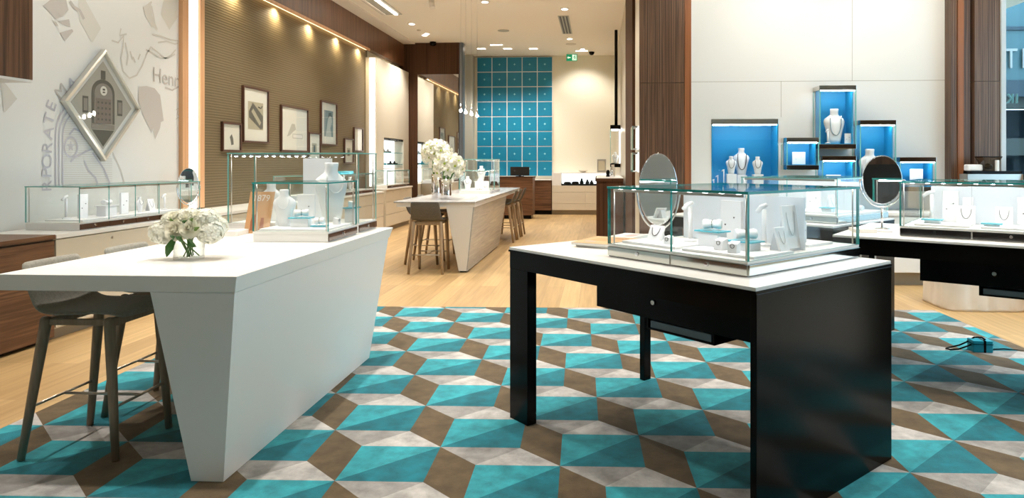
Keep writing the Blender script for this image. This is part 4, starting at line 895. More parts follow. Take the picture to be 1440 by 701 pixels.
t = thing('drawer_cabinet', 'wide cream drawer cabinet at the end of the passage', 'cabinet'); MB().box(-1.24, .44, YB - .44, YB - .002, .12, .785).build('body', 'cream', t); MB().box(-1.24, .44, YB - .38, YB - .002, 0, .119).build('plinth', 'cream_dark', t)
for x0, x1 in ((-1.235, -.34), (-.335, .435)):
    for z0, z1 in ((.125, .30), (.305, .60), (.605, .78)): d = MB().box(x0, x1, YB - .456, YB - .4405, z0, z1, 0, .002).build('drawer', 'cream', t)
t = thing('glass_case', 'wide lit glass case on the cream cabinet at the end of the passage', 'display case')
MB().box(-1.24, -.99, YB - .45, YB - .003, .7855, 1.13).build('side_block', 'white_lacquer', t); MB().box(-.98, .44, YB - .05, YB - .003, .83, 1.11).build('back_panel', 'backlit', t); MB().box(-.98, .44, YB - .45, YB - .003, .7855, .83).build('base', 'case_drawer_black', t); MB().box(-.98, .44, YB - .45, YB - .003, 1.1105, 1.135).build('top', 'white_top', t); pane(t, -.98, .44, YB - .45, YB - .44, .831, 1.11)
for i, (px, h, lab) in enumerate(((798, .05, 'low dark ring stands at the left of the wide lit case'), (809, .06, 'low dark display right of the ring stands in the wide lit case'), (818, .14, 'dark bust in the middle of the wide lit case'), (826, .11, 'dark bust right of the middle one in the wide lit case'), (832, .09, 'small dark bust at the right of the wide lit case'))):
    x = wall_y(px, 0, YB - .3)[0]; mb = MB(); mb.lathe([(.05, 0), (.055, h * .3), (.025, h * .7), (.03, h), (.0, h + .002)] if i > 1 else [(.10, 0), (.10, h * .5), (.07, h), (.0, h + .002)], n=14); simple('jewellery_stand', mb, 'black', lab, 'jewellery stand', 'dark stands in the wide lit case', (x, YB - .3, .8305))
t = thing('photo_frame', 'small beige photo frame standing on the wide lit glass case', 'picture', (wall_y(846, 0, YB - .3)[0], YB - .3, 1.1355)); MB().box(-.12, .12, 0, .03, 0, .36, 0, .004).build('frame', 'steel', t); MB().box(-.09, .09, -.004, -.0005, .05, .31).build('print', 'photo_tan', t)
simple('bowl', MB().lathe([(.05, 0), (.10, .03), (.14, .06), (.12, .06), (.0, .02)], n=20), 'cream', 'shallow cream dish on the wide lit glass case', 'dish', None, (wall_y(820, 0, YB - .25)[0], YB - .25, 1.1355))

# exit sign
ex, ez = wall_y(804, 81, 18.2)
t = thing('exit_sign', 'green running-man exit sign hanging from the ceiling', 'sign', (ex, 18.2, 0))
MB().box(-.145, .145, 0, .04, ez - .09, ez + .09, 0, .004).build('sign_box', 'exit_green', t)
mb = MB()
y = -.003
for pts in ([(-.125, 0), (-.085, .035), (-.085, .012), (-.03, .012), (-.03, -.012), (-.085, -.012), (-.085, -.035)],): mb.prism([(a, y, ez + b) for a, b in pts], (0, .002, 0))
mb.prism([(a, y, ez + b) for a, b in ((.015, -.075), (.125, -.075), (.125, .075), (.015, .075))], (0, .002, 0))
mb.build('pictogram', 'exit_white', t)
mb = MB(); y = -.0055
for pts in ([(.06, .03), (.085, .04), (.095, .0), (.075, -.01)], [(.075, -.01), (.095, 0), (.11, -.055), (.095, -.06)], [(.075, -.012), (.09, -.01), (.05, -.06), (.035, -.05)], [(.06, .03), (.07, .015), (.03, -.01), (.027, .005)], [(.085, .038), (.08, .022), (.11, .0), (.115, .012)]):
    mb.prism([(a, y, ez + b) for a, b in pts], (0, .002, 0))
mb.prism([(.085 + .014 * math.cos(k * PI / 5), y, ez + .058 + .014 * math.sin(k * PI / 5)) for k in range(10)], (0, .002, 0)); mb.build('running_figure', 'exit_green', t)
for x in (-.1, .1): MB().cone((x, .02, ez + .0905), (x, .02, CZ - .001), .004, .004, 8).build('rod', 'steel', t)

# ------------------------------------------------------------------ ceiling fittings and lamps
LIGHTS = []
def spot(loc, power, angle=110, blend=.6, col=(1., .92, .82), r=.06, parent=None, target=None):
    l = bpy.data.lights.new('lamp', 'SPOT'); l.energy = power; l.spot_size = math.radians(angle); l.spot_blend = blend; l.color = col; l.shadow_soft_size = r
    o = bpy.data.objects.new('lamp', l); COL.objects.link(o)
    o.location = loc
    if target is not None:
        d = Vector(target) - Vector(loc); o.rotation_euler = d.to_track_quat('-Z', 'Y').to_euler()
    if parent: o.parent = parent
    return o
def downlight(x, y, label, power=140, sq=False, target=None, angle=110, col=(1., .93, .84), group='recessed ceiling downlights'):
    t = thing('downlight', label, 'ceiling light', (x, y, CZ), 0, group)
    if sq: mb = MB(); mb.box(-.12, .12, -.07, .07, -.012, -.001, 0, .003); mb.build('trim_ring', 'cove_white', t); MB().box(-.10, .10, -.05, .05, -.016, -.0125).build('lens', 'lamp_lens', t)
    else:
        mb = MB(); mb.lathe([(.085, -.001), (.085, -.010), (.065, -.014), (.0, -.012)], n=24); mb.build('trim_ring', 'cove_white', t)
        MB().lathe([(.058, -.0145), (.054, -.020), (.0, -.021)], n=20).build('lens', 'lamp_lens', t)
    spot((0, 0, -.05), power, angle, .7, col, .07, t, (target[0] - x, target[1] - y, target[2] - CZ) if target else None)
    return t
for px, py, lab, sq in ((579, 33, 'round downlight near the walnut bulkhead, nearer of two', 0), (597, 49, 'round downlight near the walnut bulkhead, farther of two', 0), (682, 2, 'round downlight at the top beside the pendant wires', 0),
                    (794, 12, 'round downlight just before the ceiling vent', 0), (801, 54, 'round downlight just past the ceiling vent', 0), (677, 68, 'downlight over the left column of blue panels', 1), (714, 68, 'downlight over the middle of the blue panels', 1), (750, 68, 'downlight over the right column of blue panels', 1)):
    p = W(px, py, CZ); downlight(p.x, p.y, lab, 200 if p.y < 16.9 else 210, sq)
for px, py, lab in ((698, 62.5, 'wide slot light before the blue panels'), (818, 71, 'wide slot light before the exit sign')):
    p = W(px, py, CZ); t = thing('ceiling_slot_light', lab, 'ceiling light', (p.x, p.y, CZ), 0, 'slot lights'); MB().box(-.18, .18, -.06, .06, -.012, -.001, 0, .003).build('trim_ring', 'cove_white', t); MB().box(-.15, .15, -.04, .04, -.016, -.0125).build('lens', 'lamp_lens', t)
# linear fixture with two bars
t = thing('linear_light', 'long recessed ceiling fitting with two lit bars along the bulkhead', 'ceiling light', (-4.08, 11.9, CZ))
MB().box(-.20, .20, -1.3, 1.3, -.014, -.001, 0, .002).build('trim_frame', 'partition_grey', t)
for x in (-.14, .10): MB().box(x - .025, x + .025, -1.25, 1.25, -.03, -.0145).build('light_bar', 'lamp_lens' if x > 0 else 'cove_white', t)
# spotlight, sensors, vent, speakers, cameras
p = W(607, 0, CZ); t = thing('ceiling_spotlight', 'white cylindrical spotlight on the ceiling at the top edge', 'ceiling light', (p.x, p.y, CZ)); MB().cone((0, 0, -.001), (0, 0, -.03), .05, .05, 16).build('mount', 'cove_white', t); MB().cone((0, 0, -.031), (.03, -.05, -.16), .05, .05, 18).build('head', 'cove_white', t)
for px, py, lab in ((708, 43, 'grey round ceiling speaker right of the pendant wires'), (803, 62, 'pale round ceiling speaker past the vent')):
    p = W(px, py, CZ); simple('ceiling_speaker', MB().lathe([(.13, -.001), (.13, -.008), (.11, -.012), (.0, -.012)], n=24), 'partition_grey' if px < 750 else 'cream', lab, 'speaker', 'ceiling speakers', (p.x, p.y, CZ))
p = W(589, 42, CZ); simple('ceiling_sensor', MB().lathe([(.045, -.001), (.04, -.02), (.0, -.024)], n=16), 'cream', 'small round sensor between two downlights', 'sensor', None, (p.x, p.y, CZ))
p0_, p1_ = W(792, 22, CZ), W(800, 47, CZ); t = thing('ceiling_vent', 'long narrow dark-slotted air vent in the ceiling', 'vent', (p0_.x, 0, CZ)); MB().box(-.11, .11, p0_.y, p1_.y, -.010, -.001).build('frame', 'partition_grey', t)
for k in range(3): MB().box(-.085 + k * .065, -.045 + k * .065, p0_.y + .03, p1_.y - .03, -.0125, -.0102).build('slot', 'black_matte', t)
for px, py, lab in ((832, 73, 'black dome camera on the ceiling near the exit sign'),):
    p = W(px, py, CZ); simple('ceiling_security_camera', MB().lathe([(.075, -.001), (.075, -.02), (.06, -.06), (.03, -.085), (.0, -.09)], n=20), 'black', lab, 'camera', 'security cameras', (p.x, p.y, CZ))
simple('ceiling_security_camera', MB().lathe([(.08, -.001), (.08, -.05), (.06, -.09), (.0, -.10)], n=20), 'black', 'black dome camera at the top of the walnut end wall', 'camera', 'security cameras', (-4.02, 16.28, CZ))
# pendants over the marble table
for i, px in enumerate((648, 655, 663, 671)):
    x, z = wall_y(px, 154 + i * 2.4, 9.9 - i * 0.0); t = thing('pendant_lamp', ['first', 'second', 'third', 'last'][i] + ' tiny bright pendant counting from the walnut wall, on a long thin wire', 'pendant lamp', (x, 9.9, z), 0, 'pendants over the marble table')
    MB().cone((0, 0, .09), (0, 0, CZ - z - .001), .0018, .0018, 6).build('wire', 'steel', t); MB().cone((0, 0, .0), (0, 0, .089), .016, .004, 12).build('socket', 'chrome', t); MB().ball((0, 0, -.020), .021).build('bulb', 'pendant_glow', t)
    l = bpy.data.lights.new('lamp', 'POINT'); l.energy = 4; l.color = (1, .9, .75); l.shadow_soft_size = .02; lo = bpy.data.objects.new('lamp', l); COL.objects.link(lo); lo.parent = t; lo.location = (0, 0, -.05)
# unseen downlights added over the near room to light it
k = 0
for y in (-1.8, 1.2, 3.1, 4.7, 6.3, 8.6, 10.6):
    for x in ((-3.6, -1.9, .6, 2.6, 4.8) if y < 8 else (-3.6, -1.9, -.6)):
        k += 1
        t = downlight(x, y, 'added unseen round downlight in the ceiling over the rug and tables', target=((-2.5, y, 0) if x < -3 and 2 < y < 8 else None), power=(30 if y < 0 else (60 if y < 2 else (260 if x < -3 else 250))) if y < 8 else 260, angle=(58 if x < -3 else 88) if y < 8 else 110)
# wall washers over the ribbed wall and the mural
for y in (8.75, 9.95, 11.15, 12.35, 13.5):
    t = thing('downlight', 'small wall washer lamp tucked under the walnut bulkhead', 'ceiling light', (-4.815, y, 3.764), 0, 'wall washers'); MB().lathe([(.012, -.004), (.014, .010), (.0, .012)], n=14).build('trim_ring', 'steel', t)
    spot((.01, 0, -.02), 55, 155, 1., (1., .82, .52), .03, t, (-.05, 0, -.9))
for y in (5.0, 6.6, 15.2):
    downlight(-3.9, y, 'wall washer downlight before the pale mural wall' if y < 9 else 'wall washer downlight before the cream display wall', 60 if y < 9 else 150, False, (XW, y, 2.2), 90, group='wall washers')
for x in (1.6, 2.8, 4.0):
    downlight(x, 7.0, 'wall washer downlight before the blue niches', 120, False, (x, YN, 2.2), 95, group='wall washers')
downlight(-.4, 17.5, 'wall washer downlight before the back wall', 160, False, (-.4, YB, 2.2), 100, group='wall washers')
# light rail at the left counter
struct(MB().box(XW + .001, XW + .02, 8.12, 13.9, 1.52, 1.53).build('trim_lit_10', 'cream_dark')) if False else None

# ------------------------------------------------------------------ flowers on the white island
def bouquet():
    cx, cy = -2.10, 3.36; z0 = .9055
    t = thing('glass_vase', 'short round clear glass vase under the white bouquet', 'vase', (cx, cy, z0), 0, None, .92)
    mb = MB(); n = 32
    mb.loft([[Vector((r * math.cos(2 * PI * k / n), r * math.sin(2 * PI * k / n), z)) for k in range(n)] for r, z in ((.074, .0), (.078, .003), (.079, .095), (.0765, .095), (.0755, .012), (.0, .010))], 0, True, False); mb.build('body', 'vase_glass', t)
    t = thing('bouquet', 'round bouquet of white hydrangeas and cream roses in a glass vase', 'bouquet', (cx, cy, z0), 0, None, .93)
    rnd = random.Random(3)
    def floret_head(c, R, nf, sc=(1, 1, .85)):
        mb = MB(); c = Vector(c); mb.ball(c, R * .86, 1, sc, 2)
        for i in range(nf):
            zz = 1 - 2 * (i + .5) / nf; a = i * 2.39996; r = math.sqrt(1 - zz * zz); d = Vector((r * math.cos(a), r * math.sin(a), zz)) + Vector((rnd.uniform(-.12, .12),) * 3)
            d.normalize(); p = c + Vector((d.x * R * sc[0], d.y * R * sc[1], d.z * R * sc[2])) * rnd.uniform(.92, 1.06); u = d.orthogonal().normalized(); q = Matrix.Rotation(rnd.uniform(0, 6.28), 3, d); u = q @ u; w = d.cross(u); s = rnd.uniform(.0105, .0145)
            for k in range(4):
                e = u if k == 0 else (w if k == 1 else (-u if k == 2 else -w)); f = d.cross(e)
                pts = [p, p + (e * .42 + f * .50) * s + d * s * .18, p + (e * .85 + f * .34) * s + d * s * .28, p + e * 1.05 * s + d * s * .2, p + (e * .85 - f * .34) * s + d * s * .28, p + (e * .42 - f * .50) * s + d * s * .18]
                mb.poly(pts, 0)
        return mb
    for c, R, nf in (((-.128, -.030, .148), .070, 230), ((.126, -.01, .150), .070, 230), ((-.03, .06, .205), .074, 170), ((.055, .075, .21), .072, 170), ((-.085, -.005, .208), .060, 150), ((.095, .0, .212), .060, 150), ((.0, -.010, .222), .066, 150), ((-.125, .05, .165), .06, 120), ((.12, .06, .175), .06, 120)):
        floret_head(c, R, nf).build('hydrangea_head', ['petal', 'petal_white'], t)
    def rose(c, d, R):
        mb = MB(); c = Vector(c); d = Vector(d).normalized(); u = d.orthogonal().normalized(); w = d.cross(u)
        for ring, (npet, rr, hh, op) in enumerate(((3, .25, 1.0, .15), (4, .45, .95, .3), (5, .68, .82, .5), (6, .92, .6, .8), (7, 1.1, .35, 1.05))):
            for i in range(npet):
                a0 = 2 * PI * i / npet + ring * .7; n = 6; half = PI / npet * 1.35; rows = []
                for j in range(4):
                    v = j / 3; row = []
                    for k in range(n + 1):
                        a = a0 + (-1 + 2 * k / n) * half; edge = 1 - .25 * abs(-1 + 2 * k / n) ** 3 * v
                        rad = R * (rr * .35 + rr * .65 * v ** .6 + op * .12 * v * v) ; hgt = R * (hh * v * edge) - (R * .18 * op * v ** 4)
                        row.append(mb.bm.verts.new(c + (u * math.cos(a) + w * math.sin(a)) * rad + d * (hgt - R * .35)))
                    rows.append(row)
                for A, B in zip(rows, rows[1:]):
                    for k in range(n): f = mb.bm.faces.new((A[k], A[k + 1], B[k + 1], B[k])); f.smooth = True
        return mb
    rose((-.028, -.088, .172), (-.1, -1, .3), .054).build('rose', 'petal_rose', t); rose((.052, -.086, .18), (.15, -1, .35), .050).build('rose', 'petal_rose', t)
    rose((.02, -.055, .235), (0, -.7, .8), .045).build('rose', 'petal_rose', t); rose((-.055, -.05, .235), (-.2, -.6, .8), .04).build('rose', 'petal_rose', t); rose((.07, -.03, .235), (.2, -.5, .8), .042).build('rose', 'petal_rose', t)
    def leaf(base, tip, w, mt='leaf'):
        b, e = Vector(base), Vector(tip); d = e - b; s = d.cross(Vector((0, 1, .2))).normalized(); mb = MB(); L_, R_ = [], []; C = []
        for i in range(7):
            v = i / 6; ww = w * math.sin(PI * min(1, v * .9 + .08)) * (1 if i % 2 else .86); c = b + d * v + Vector((0, -.012 * math.sin(PI * v), 0)); C.append(mb.bm.verts.new(c)); L_.append(mb.bm.verts.new(c + s * ww + Vector((0, -.004, 0)))); R_.append(mb.bm.verts.new(c - s * ww + Vector((0, -.004, 0))))
        for i in range(6): mb.bm.faces.new((C[i], C[i + 1], L_[i + 1], L_[i])); mb.bm.faces.new((C[i], R_[i], R_[i + 1], C[i + 1]))
        mb.build('leaf', mt, t)
    leaf((-.02, -.088, .125), (-.055, -.108, .025), .024); leaf((.0, -.092, .11), (.03, -.11, .135), .02); leaf((.05, -.09, .118), (.105, -.10, .08), .022); leaf((-.04, -.088, .12), (-.005, -.112, .14), .016)
    leaf((.075, -.075, .165), (.115, -.085, .185), .012, 'leaf_light'); leaf((.06, -.07, .205), (.078, -.085, .235), .010, 'leaf_light'); leaf((.02, -.085, .205), (.05, -.09, .222), .009, 'leaf'); leaf((-.03, -.085, .215), (-.045, -.09, .235), .008, 'leaf_light')
    for i in range(9):
        a = rnd.uniform(0, 6.28); r = rnd.uniform(.01, .055); r2 = rnd.uniform(.01, .05); a2_ = rnd.uniform(0, 6.28)
        MB().tube([(r * math.cos(a), r * math.sin(a), .014), (r2 * math.cos(a2_), r2 * math.sin(a2_), .115)], .0035, 6).build('stem', 'stem', t)
bouquet()
# amaryllis in mirrored vases on the marble table
def amaryllis():
    specs = [((-2.245, 9.30), .071, .335, 'taller mirrored cylinder vase on the marble table', 'tall cluster of white amaryllis in the taller mirrored vase', (.0, 0, .63), .25, 20, 5), ((-2.045, 9.02), .071, .275, 'shorter mirrored cylinder vase in front on the marble table', 'lower cluster of white amaryllis in the shorter mirrored vase', (.04, -.02, .445), .25, 17, 9)]
    for (x, y), r, h, l1, l2, c, R, nfl, seed in specs:
        rnd = random.Random(seed)
        t = thing('mirrored_vase', l1, 'vase', (x, y, .9055), 0, 'mirrored vases'); n = 32
        MB().loft([[Vector((q * math.cos(2 * PI * k / n), q * math.sin(2 * PI * k / n), z)) for k in range(n)] for q, z in ((r * .98, 0), (r, .003), (r, h), (r * .94, h), (r * .93, .02), (.001, .018))], 0, True, False).build('body', 'chrome', t)
        t = thing('bouquet', l2, 'bouquet', (x, y, .9055), 0, 'amaryllis bouquets'); C = Vector(c)
        for i in range(nfl):
            zz = 1 - 1.7 * (i + .5) / nfl; a = i * 2.39996 + seed; rr = math.sqrt(max(0, 1 - zz * zz)); d = Vector((rr * math.cos(a), rr * math.sin(a) - .25, zz * .8)).normalized()
            p = C + Vector((d.x * R * .72, d.y * R * .6, d.z * R * .62)); u = d.orthogonal().normalized(); w = d.cross(u); mb = MB(); L_ = rnd.uniform(.088, .108)
            for k in range(6):
                an = 2 * PI * k / 6 + rnd.uniform(-.1, .1); e = u * math.cos(an) + w * math.sin(an); f = d.cross(e); rows = []
                for j, (ra, hi, wd) in enumerate(((.06, -.3, .05), (.35, .05, .26), (.7, .28, .24), (.95, .25, .12), (1.1, .12, .01))):
                    m0 = p + e * ra * L_ + d * hi * L_; rows.append([mb.bm.verts.new(m0 - f * wd * L_), mb.bm.verts.new(m0 - d * .03 * L_), mb.bm.verts.new(m0 + f * wd * L_)])
                for A, B in zip(rows, rows[1:]):
                    for q in range(2): fc = mb.bm.faces.new((A[q], A[q + 1], B[q + 1], B[q])); fc.smooth = True; fc.material_index = 0
            for f in mb.bm.faces[:0]: pass
            mb.ball(p + d * .12 * L_, .019, 1, (1, 1, 1), 1); mb.build('flower', ['petal_white', 'flower_core'], t)
        for i in range(5):
            a = 2 * PI * i / 5; MB().tube([(.035 * math.cos(a), .035 * math.sin(a), .022), (.04 * math.cos(a), .04 * math.sin(a), h * .9), Vector((.08 * math.cos(a), .08 * math.sin(a) * .7, c[2] - .05)) + Vector((c[0], c[1], 0))], .010, 8).build('stem', 'stem' if i % 2 else 'leaf', t)
amaryllis()

# ------------------------------------------------------------------ oval mirrors
def oval_mirror(label, loc, rz, w, h, lift, tilt=0., stand=True):
    t = thing('table_mirror', label, 'mirror', loc, rz, 'oval table mirrors'); n = 40; cz = lift + h / 2
    def E(a, kx, kz, y): return Vector((w / 2 * kx * math.cos(a), y, cz + h / 2 * kz * math.sin(a)))
    g = MB(); g.loft([[E(2 * PI * k / n, 1, 1, 0) for k in range(n)], [E(2 * PI * k / n, 1, 1, .008) for k in range(n)]], 0, False); gl = g.build('mirror_glass', 'mirror', t)
    MB().tube([E(2 * PI * k / n, 1.02, 1.012, .004) for k in range(n)], .004, 8, closed=True).build('rim', 'chrome', t)
    MB().tube([E(PI + PI * k / 20, 1.16, 1.14, .004) for k in range(21)], .006, 8).build('yoke', 'chrome', t)
    for sx in (-1, 1): MB().cone((sx * w / 2 * 1.03, .004, cz), (sx * w / 2 * 1.19, .004, cz), .005, .005, 8).build('pivot', 'chrome', t)
    zb = cz - h / 2 * 1.14
    if zb > .03: MB().tube([(0, .004, .012), (0, .004, zb - .006)], .008, 10).build('stem', 'chrome', t)
    MB().lathe([(.055, 0), (.055, .004), (.02, .010), (.009, .0118)], n=24).build('base', 'chrome', t)
    return t
pm = W(921, 334, .94); oval_mirror('oval chrome table mirror behind the near glass case', (*wp(A1, u1, v1_, .275, .90), .9405), math.radians(-6), .22, .42, .09)
pr_ = A2 + u2 * .18 + v2_ * .60
oval_mirror('oval chrome table mirror beside the black-based glass case, reflecting dark', (pr_.x, pr_.y, .9405), math.radians(-12), .245, .33, .175)
oval_mirror('small oval chrome mirror on the left counter past the long glass case', (-4.58, 7.32, .8345), math.radians(38), .20, .38, .12)

# ------------------------------------------------------------------ magazines and leaflets
def mag(name, label, loc, rz, w, d, h, cover, marks=()):
    t = thing(name, label, 'magazine', loc, rz); MB().box(-w / 2, w / 2, -d / 2, d / 2, 0, h, 0, .001).build('pages', 'paper', t); mb = MB(); mb.box(-w / 2, w / 2, -d / 2, d / 2, h + .0002, h + .0015, 0)
    c = mb.build('cover', cover, t)
    for (x, y, a, b, mt) in marks: MB().box(x - a, x + a, y - b, y + b, h + .0017, h + .0024).build('cover_picture', mt, t)
    return t
for i, (x, y, r, lab) in enumerate(((.30, .50, .0, 'bottom magazine of the pair at the left end of the near black table'), (.28, .47, .12, 'upper sand-coloured magazine at the left end of the near black table'))):
    p = wp(A1, u1, v1_, x, y); mag('magazine', lab, (*p, .9405 + i * .0137), a1 + PI / 4 * .35 + r, .27, .34, .012, 'sand_light' if i else 'paper', ((0, .02, .08, .06, 'sand'), (-.06, -.09, .03, .02, 'pink'), (.05, .1, .04, .015, 'rust')) if i else ())
p = wp(A1, u1, v1_, .10, .86); mag('magazine', 'white and pink magazine seen through the near case beside the mirror', (*wp(A1, u1, v1_, .13, .80), .9405), a1 + .3, .16, .24, .018, 'paper', ((.02, .0, .03, .06, 'pink'),))
p = A2 + u2 * .10 + v2_ * .30; mag('magazine', 'white box-like booklet at the left end of the right black table', (p.x + .02, p.y, .9405), a2 + .5, .13, .17, .022, 'paper')
p = A2 + u2 * .20 + v2_ * .42; mag('magazine', 'pale pink magazine in front of the oval mirror on the right black table', (p.x, p.y, .9405), a2 + .1, .16, .11, .006, 'paper', ((0, 0, .05, .03, 'mural_wash'),))
p = W(322, 332, .905); mag('booklet', 'small stack of white booklets beside the bouquet on the white island', (-2.50, 4.50, .9055), .1, .14, .2, .03, 'paper', ((-.02, .02, .04, .04, 'pink'),))
def leaflet():
    t = thing('leaflet', 'tall sand-coloured leaflet headed 1879 standing behind the low island case', 'leaflet', (-2.365, 4.61, .9055), 0)
    w, h, d = .088, .29, .012
    mb = MB(); mb.hexa([(-w - .02, -.02, 0), (w - .02, -.02, 0), (w - .02, -.015, 0), (-w - .02, -.015, 0), (-w + .012, d, h), (w + .012, d, h), (w + .012, d + .005, h), (-w + .012, d + .005, h)]); mb.build('card', 'sand', t)
    mb = MB(); mb.hexa([(-w + .1, .0, 0), (w - .06, .0, 0), (w - .06, .045, 0), (-w + .1, .045, 0), (-w + .1, d + .006, h * .8), (w - .06, d + .006, h * .8), (w - .06, d + .01, h * .8), (-w + .1, d + .01, h * .8)]); mb.build('stand', 'sand', t)
    def pt(a, b, e=.0015): v = b / h; return Vector((-.02 + .032 * v + a, -.02 + (d + .02) * v - e, b))
    mb = MB(); add_text(mb, '1879', .062, lambda a, b: pt(a, b + h * .84)); mb.build('heading', 'paper', t)
    mb = MB()
    for cx_, s_ in ((-.035, 1), (.03, .8)):
        mb.prism([pt(cx_ + a * s_, b * s_ + .02, .0012) for a, b in ((-.014, 0), (.014, 0), (.018, .06), (.012, .1), (.018, .11), (-.018, .11), (-.012, .1), (-.018, .06))], (0, -.0006, 0))
    mb.build('engraving', 'rust', t)
leaflet()
t = thing('leaflet', 'blank white card standing right of the sand-coloured leaflet', 'leaflet', (-2.20, 4.62, .9055))
MB().hexa([(-.065, -.012, 0), (.065, -.012, 0), (.065, -.008, 0), (-.065, -.008, 0), (-.04, .010, .26), (.09, .010, .26), (.09, .014, .26), (-.04, .014, .26)]).build('card', 'frosted', t); MB().hexa([(-.02, .0, 0), (.02, .0, 0), (.02, .035, 0), (-.02, .035, 0), (0, .015, .2), (.04, .015, .2), (.04, .02, .2), (0, .02, .2)]).build('stand', 'frosted', t)

# ------------------------------------------------------------------ coffee grinder group on the counter beyond the right table
gc = wall_y(1398, 0, 8.1)[0]
t = thing('supply_box', 'wide grey box with a black lid behind the right-hand glass case', 'box', (wall_y(1392, 0, 8.15)[0], 8.12, .8305)); zz = wall_y(0 + 1392, 245, 8.05)[1] - .8305
MB().box(-.31, .31, -.08, .10, 0, zz, 0, .004).build('body', 'steel', t); MB().box(-.27, .30, -.07, .09, zz + .0005, zz + .035, 0, .004).build('lid', 'black', t)
ztop = .8305 + zz + .0355
t = thing('cloth_bundle', 'folded white cloth lying on the black lid', 'cloth', (wall_y(1373, 0, 8.1)[0], 8.10, ztop)); mb = MB(); mb.box(-.12, .05, -.05, .05, 0, .075, 0, .02, 3); mb.build('cloth', 'prop_white', t)
t = thing('coffee_grinder', 'glass hopper with dark beans on a pale stand behind the right-hand case', 'grinder', (wall_y(1397, 0, 7.98)[0], 8.08, ztop))
MB().loft([[Vector((q * sx, q * sy, z)) for sx, sy in ((-1, -.8), (1, -.8), (1, .8), (-1, .8))] for q, z in ((.05, .0), (.065, .06), (.105, .155))], 0, False).build('hopper', 'smoked_glass', t)
MB().box(-.11, .11, -.085, .085, .1555, .168, 0, .003).build('lid', 'black', t); MB().ball((0, 0, .052), .044, 0, (1, .8, .9)).build('beans', 'bean', t); MB().box(.02, .055, -.12, -.09, -.0, .125, 0, .004).build('spout', 'white_lacquer', t)
t = thing('counter_sign', 'beige slanted stand at the right edge behind the glass case', 'sign', (wall_y(1441, 0, 8.1)[0], 7.98, .8305)); zz2 = wall_y(1440, 222, 8.1)[1] - .8305
MB().hexa([(-.13, -.04, 0), (.2, -.04, 0), (.2, .02, 0), (-.13, .02, 0), (.02, -.02, zz2), (.2, -.02, zz2), (.2, .02, zz2), (.02, .02, zz2)], 0, .003).build('panel', 'sand_light', t)

# ------------------------------------------------------------------ draped crates and blue adapter on the floor
def draped(label, x0, x1, y0, y1, h, seed, rz=0.):
    rnd = random.Random(seed); mb = MB(); cx_, cy_ = (x0 + x1) / 2, (y0 + y1) / 2; w, d = (x1 - x0) / 2, (y1 - y0) / 2; n = 96; rings = []
    per = []
    for k in range(n):
        a = 2 * PI * k / n; c, s = math.cos(a), math.sin(a); e = 6; r = (abs(c) ** e + abs(s) ** e) ** (-1 / e); per.append((c * r, s * r, a))
    levels = [(0., .012, 0), (.05, .012, .006), (.2, .010, .008), (.5, .008, .006), (.8, .0, .003), (.95, -.01, .0), (1., -.04, 0), (1., -.25, 0)]
    ph = rnd.uniform(0, 6)
    for v, off, amp in levels:
        rings.append([Vector((cx_ + x * (w + off) + math.cos(a) * amp * (math.sin(a * 17 + ph) + .6 * math.sin(a * 31 + 2 * ph)), cy_ + y * (d + off) + math.sin(a) * amp * (math.sin(a * 17 + ph) + .6 * math.sin(a * 29)), max(.0, v * h + (.006 * math.sin(a * 9 + ph) if 0 < v < 1 else 0)))) for x, y, a in per])
    mb.loft(rings); return simple('draped_crate', mb, 'cloth', label, 'dust sheet', 'cloth-covered crates', (0, 0, 0.001))
draped('low crate under an off-white cloth beneath the right black table, nearer the middle', 3.30, 4.02, 6.55, 7.15, .42, 1); draped('low crate under an off-white cloth at the right edge of the floor', 4.10, 5.3, 6.25, 6.95, .42, 4)
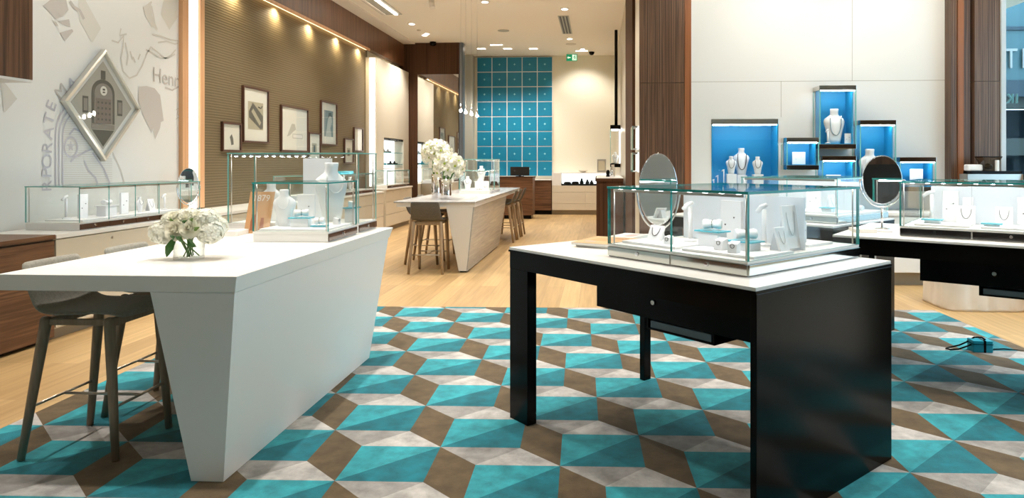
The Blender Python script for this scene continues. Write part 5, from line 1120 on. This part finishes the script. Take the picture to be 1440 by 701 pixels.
p = W(1378, 494, .01); t = thing('power_adapter', 'small blue adapter box with black straps lying on the rug', 'adapter', (p.x, p.y, RZ), math.radians(-4))
MB().box(-.068, .068, -.05, .05, .0, .085, 0, .006).build('body', 'adapter_blue', t)
for x in (.012,): MB().box(x - .008, x + .008, -.0515, .0515, -.0, .0865).build('strap', 'black', t)
MB().box(-.0695, .0695, -.052, .052, .058, .062).build('strap', 'black', t)
cab = [(-.07, -.02, .05), (-.10, -.03, .04), (-.17, -.05, .02), (-.22, -.04, .012), (-.235, 0, .01), (-.2, .03, .012), (-.13, .03, .03), (-.07, .03, .06), (-.03, .02, .095), (.01, 0, .10), (.03, -.02, .088)]
MB().tube(cab, .006, 8).build('cord', 'black', t)
simple('floor_cable', MB().tube([(p.x + .075, p.y + .02, RZ + .006), (p.x + .2, p.y + .05, RZ + .005), (p.x + .36, p.y + .02, .006), (p.x + .5, p.y + .12, .005), (p.x + 1.2, p.y + .1, .005)], .0045, 6), 'black', 'thin black cable running off the rug to the right', 'cable')

# ------------------------------------------------------------------ world, camera, output
w = bpy.data.worlds.new('World'); scn.world = w; w.use_nodes = True
bg = w.node_tree.nodes['Background']; bg.inputs[0].default_value = (.72, .86, 1., 1); bg.inputs[1].default_value = 5.5
cam = bpy.data.cameras.new('Camera'); co = bpy.data.objects.new('Camera', cam); COL.objects.link(co); scn.camera = co
co.location = (0, 0, CH); co.rotation_euler = (PI / 2, 0, PHI)
cam.sensor_fit = 'HORIZONTAL'; cam.sensor_width = 36; cam.lens = F / 1440 * 36; cam.shift_x = (720 - CX) / 1440; cam.shift_y = -(350.5 - HY) / 1440
cam.clip_start = .05; cam.clip_end = 200
vs = scn.view_settings; vs.view_transform = 'Standard'; vs.look = 'None'; vs.gamma = 1.; vs.use_curve_mapping = False; vs.exposure = -0.1
scn.cycles.use_denoising = True; scn.cycles.max_bounces = 10; scn.cycles.transparent_max_bounces = 32; scn.cycles.caustics_reflective = False; scn.cycles.caustics_refractive = False
scn.cycles.sample_clamp_indirect = 6.; scn.cycles.diffuse_bounces = 5; scn.cycles.glossy_bounces = 6
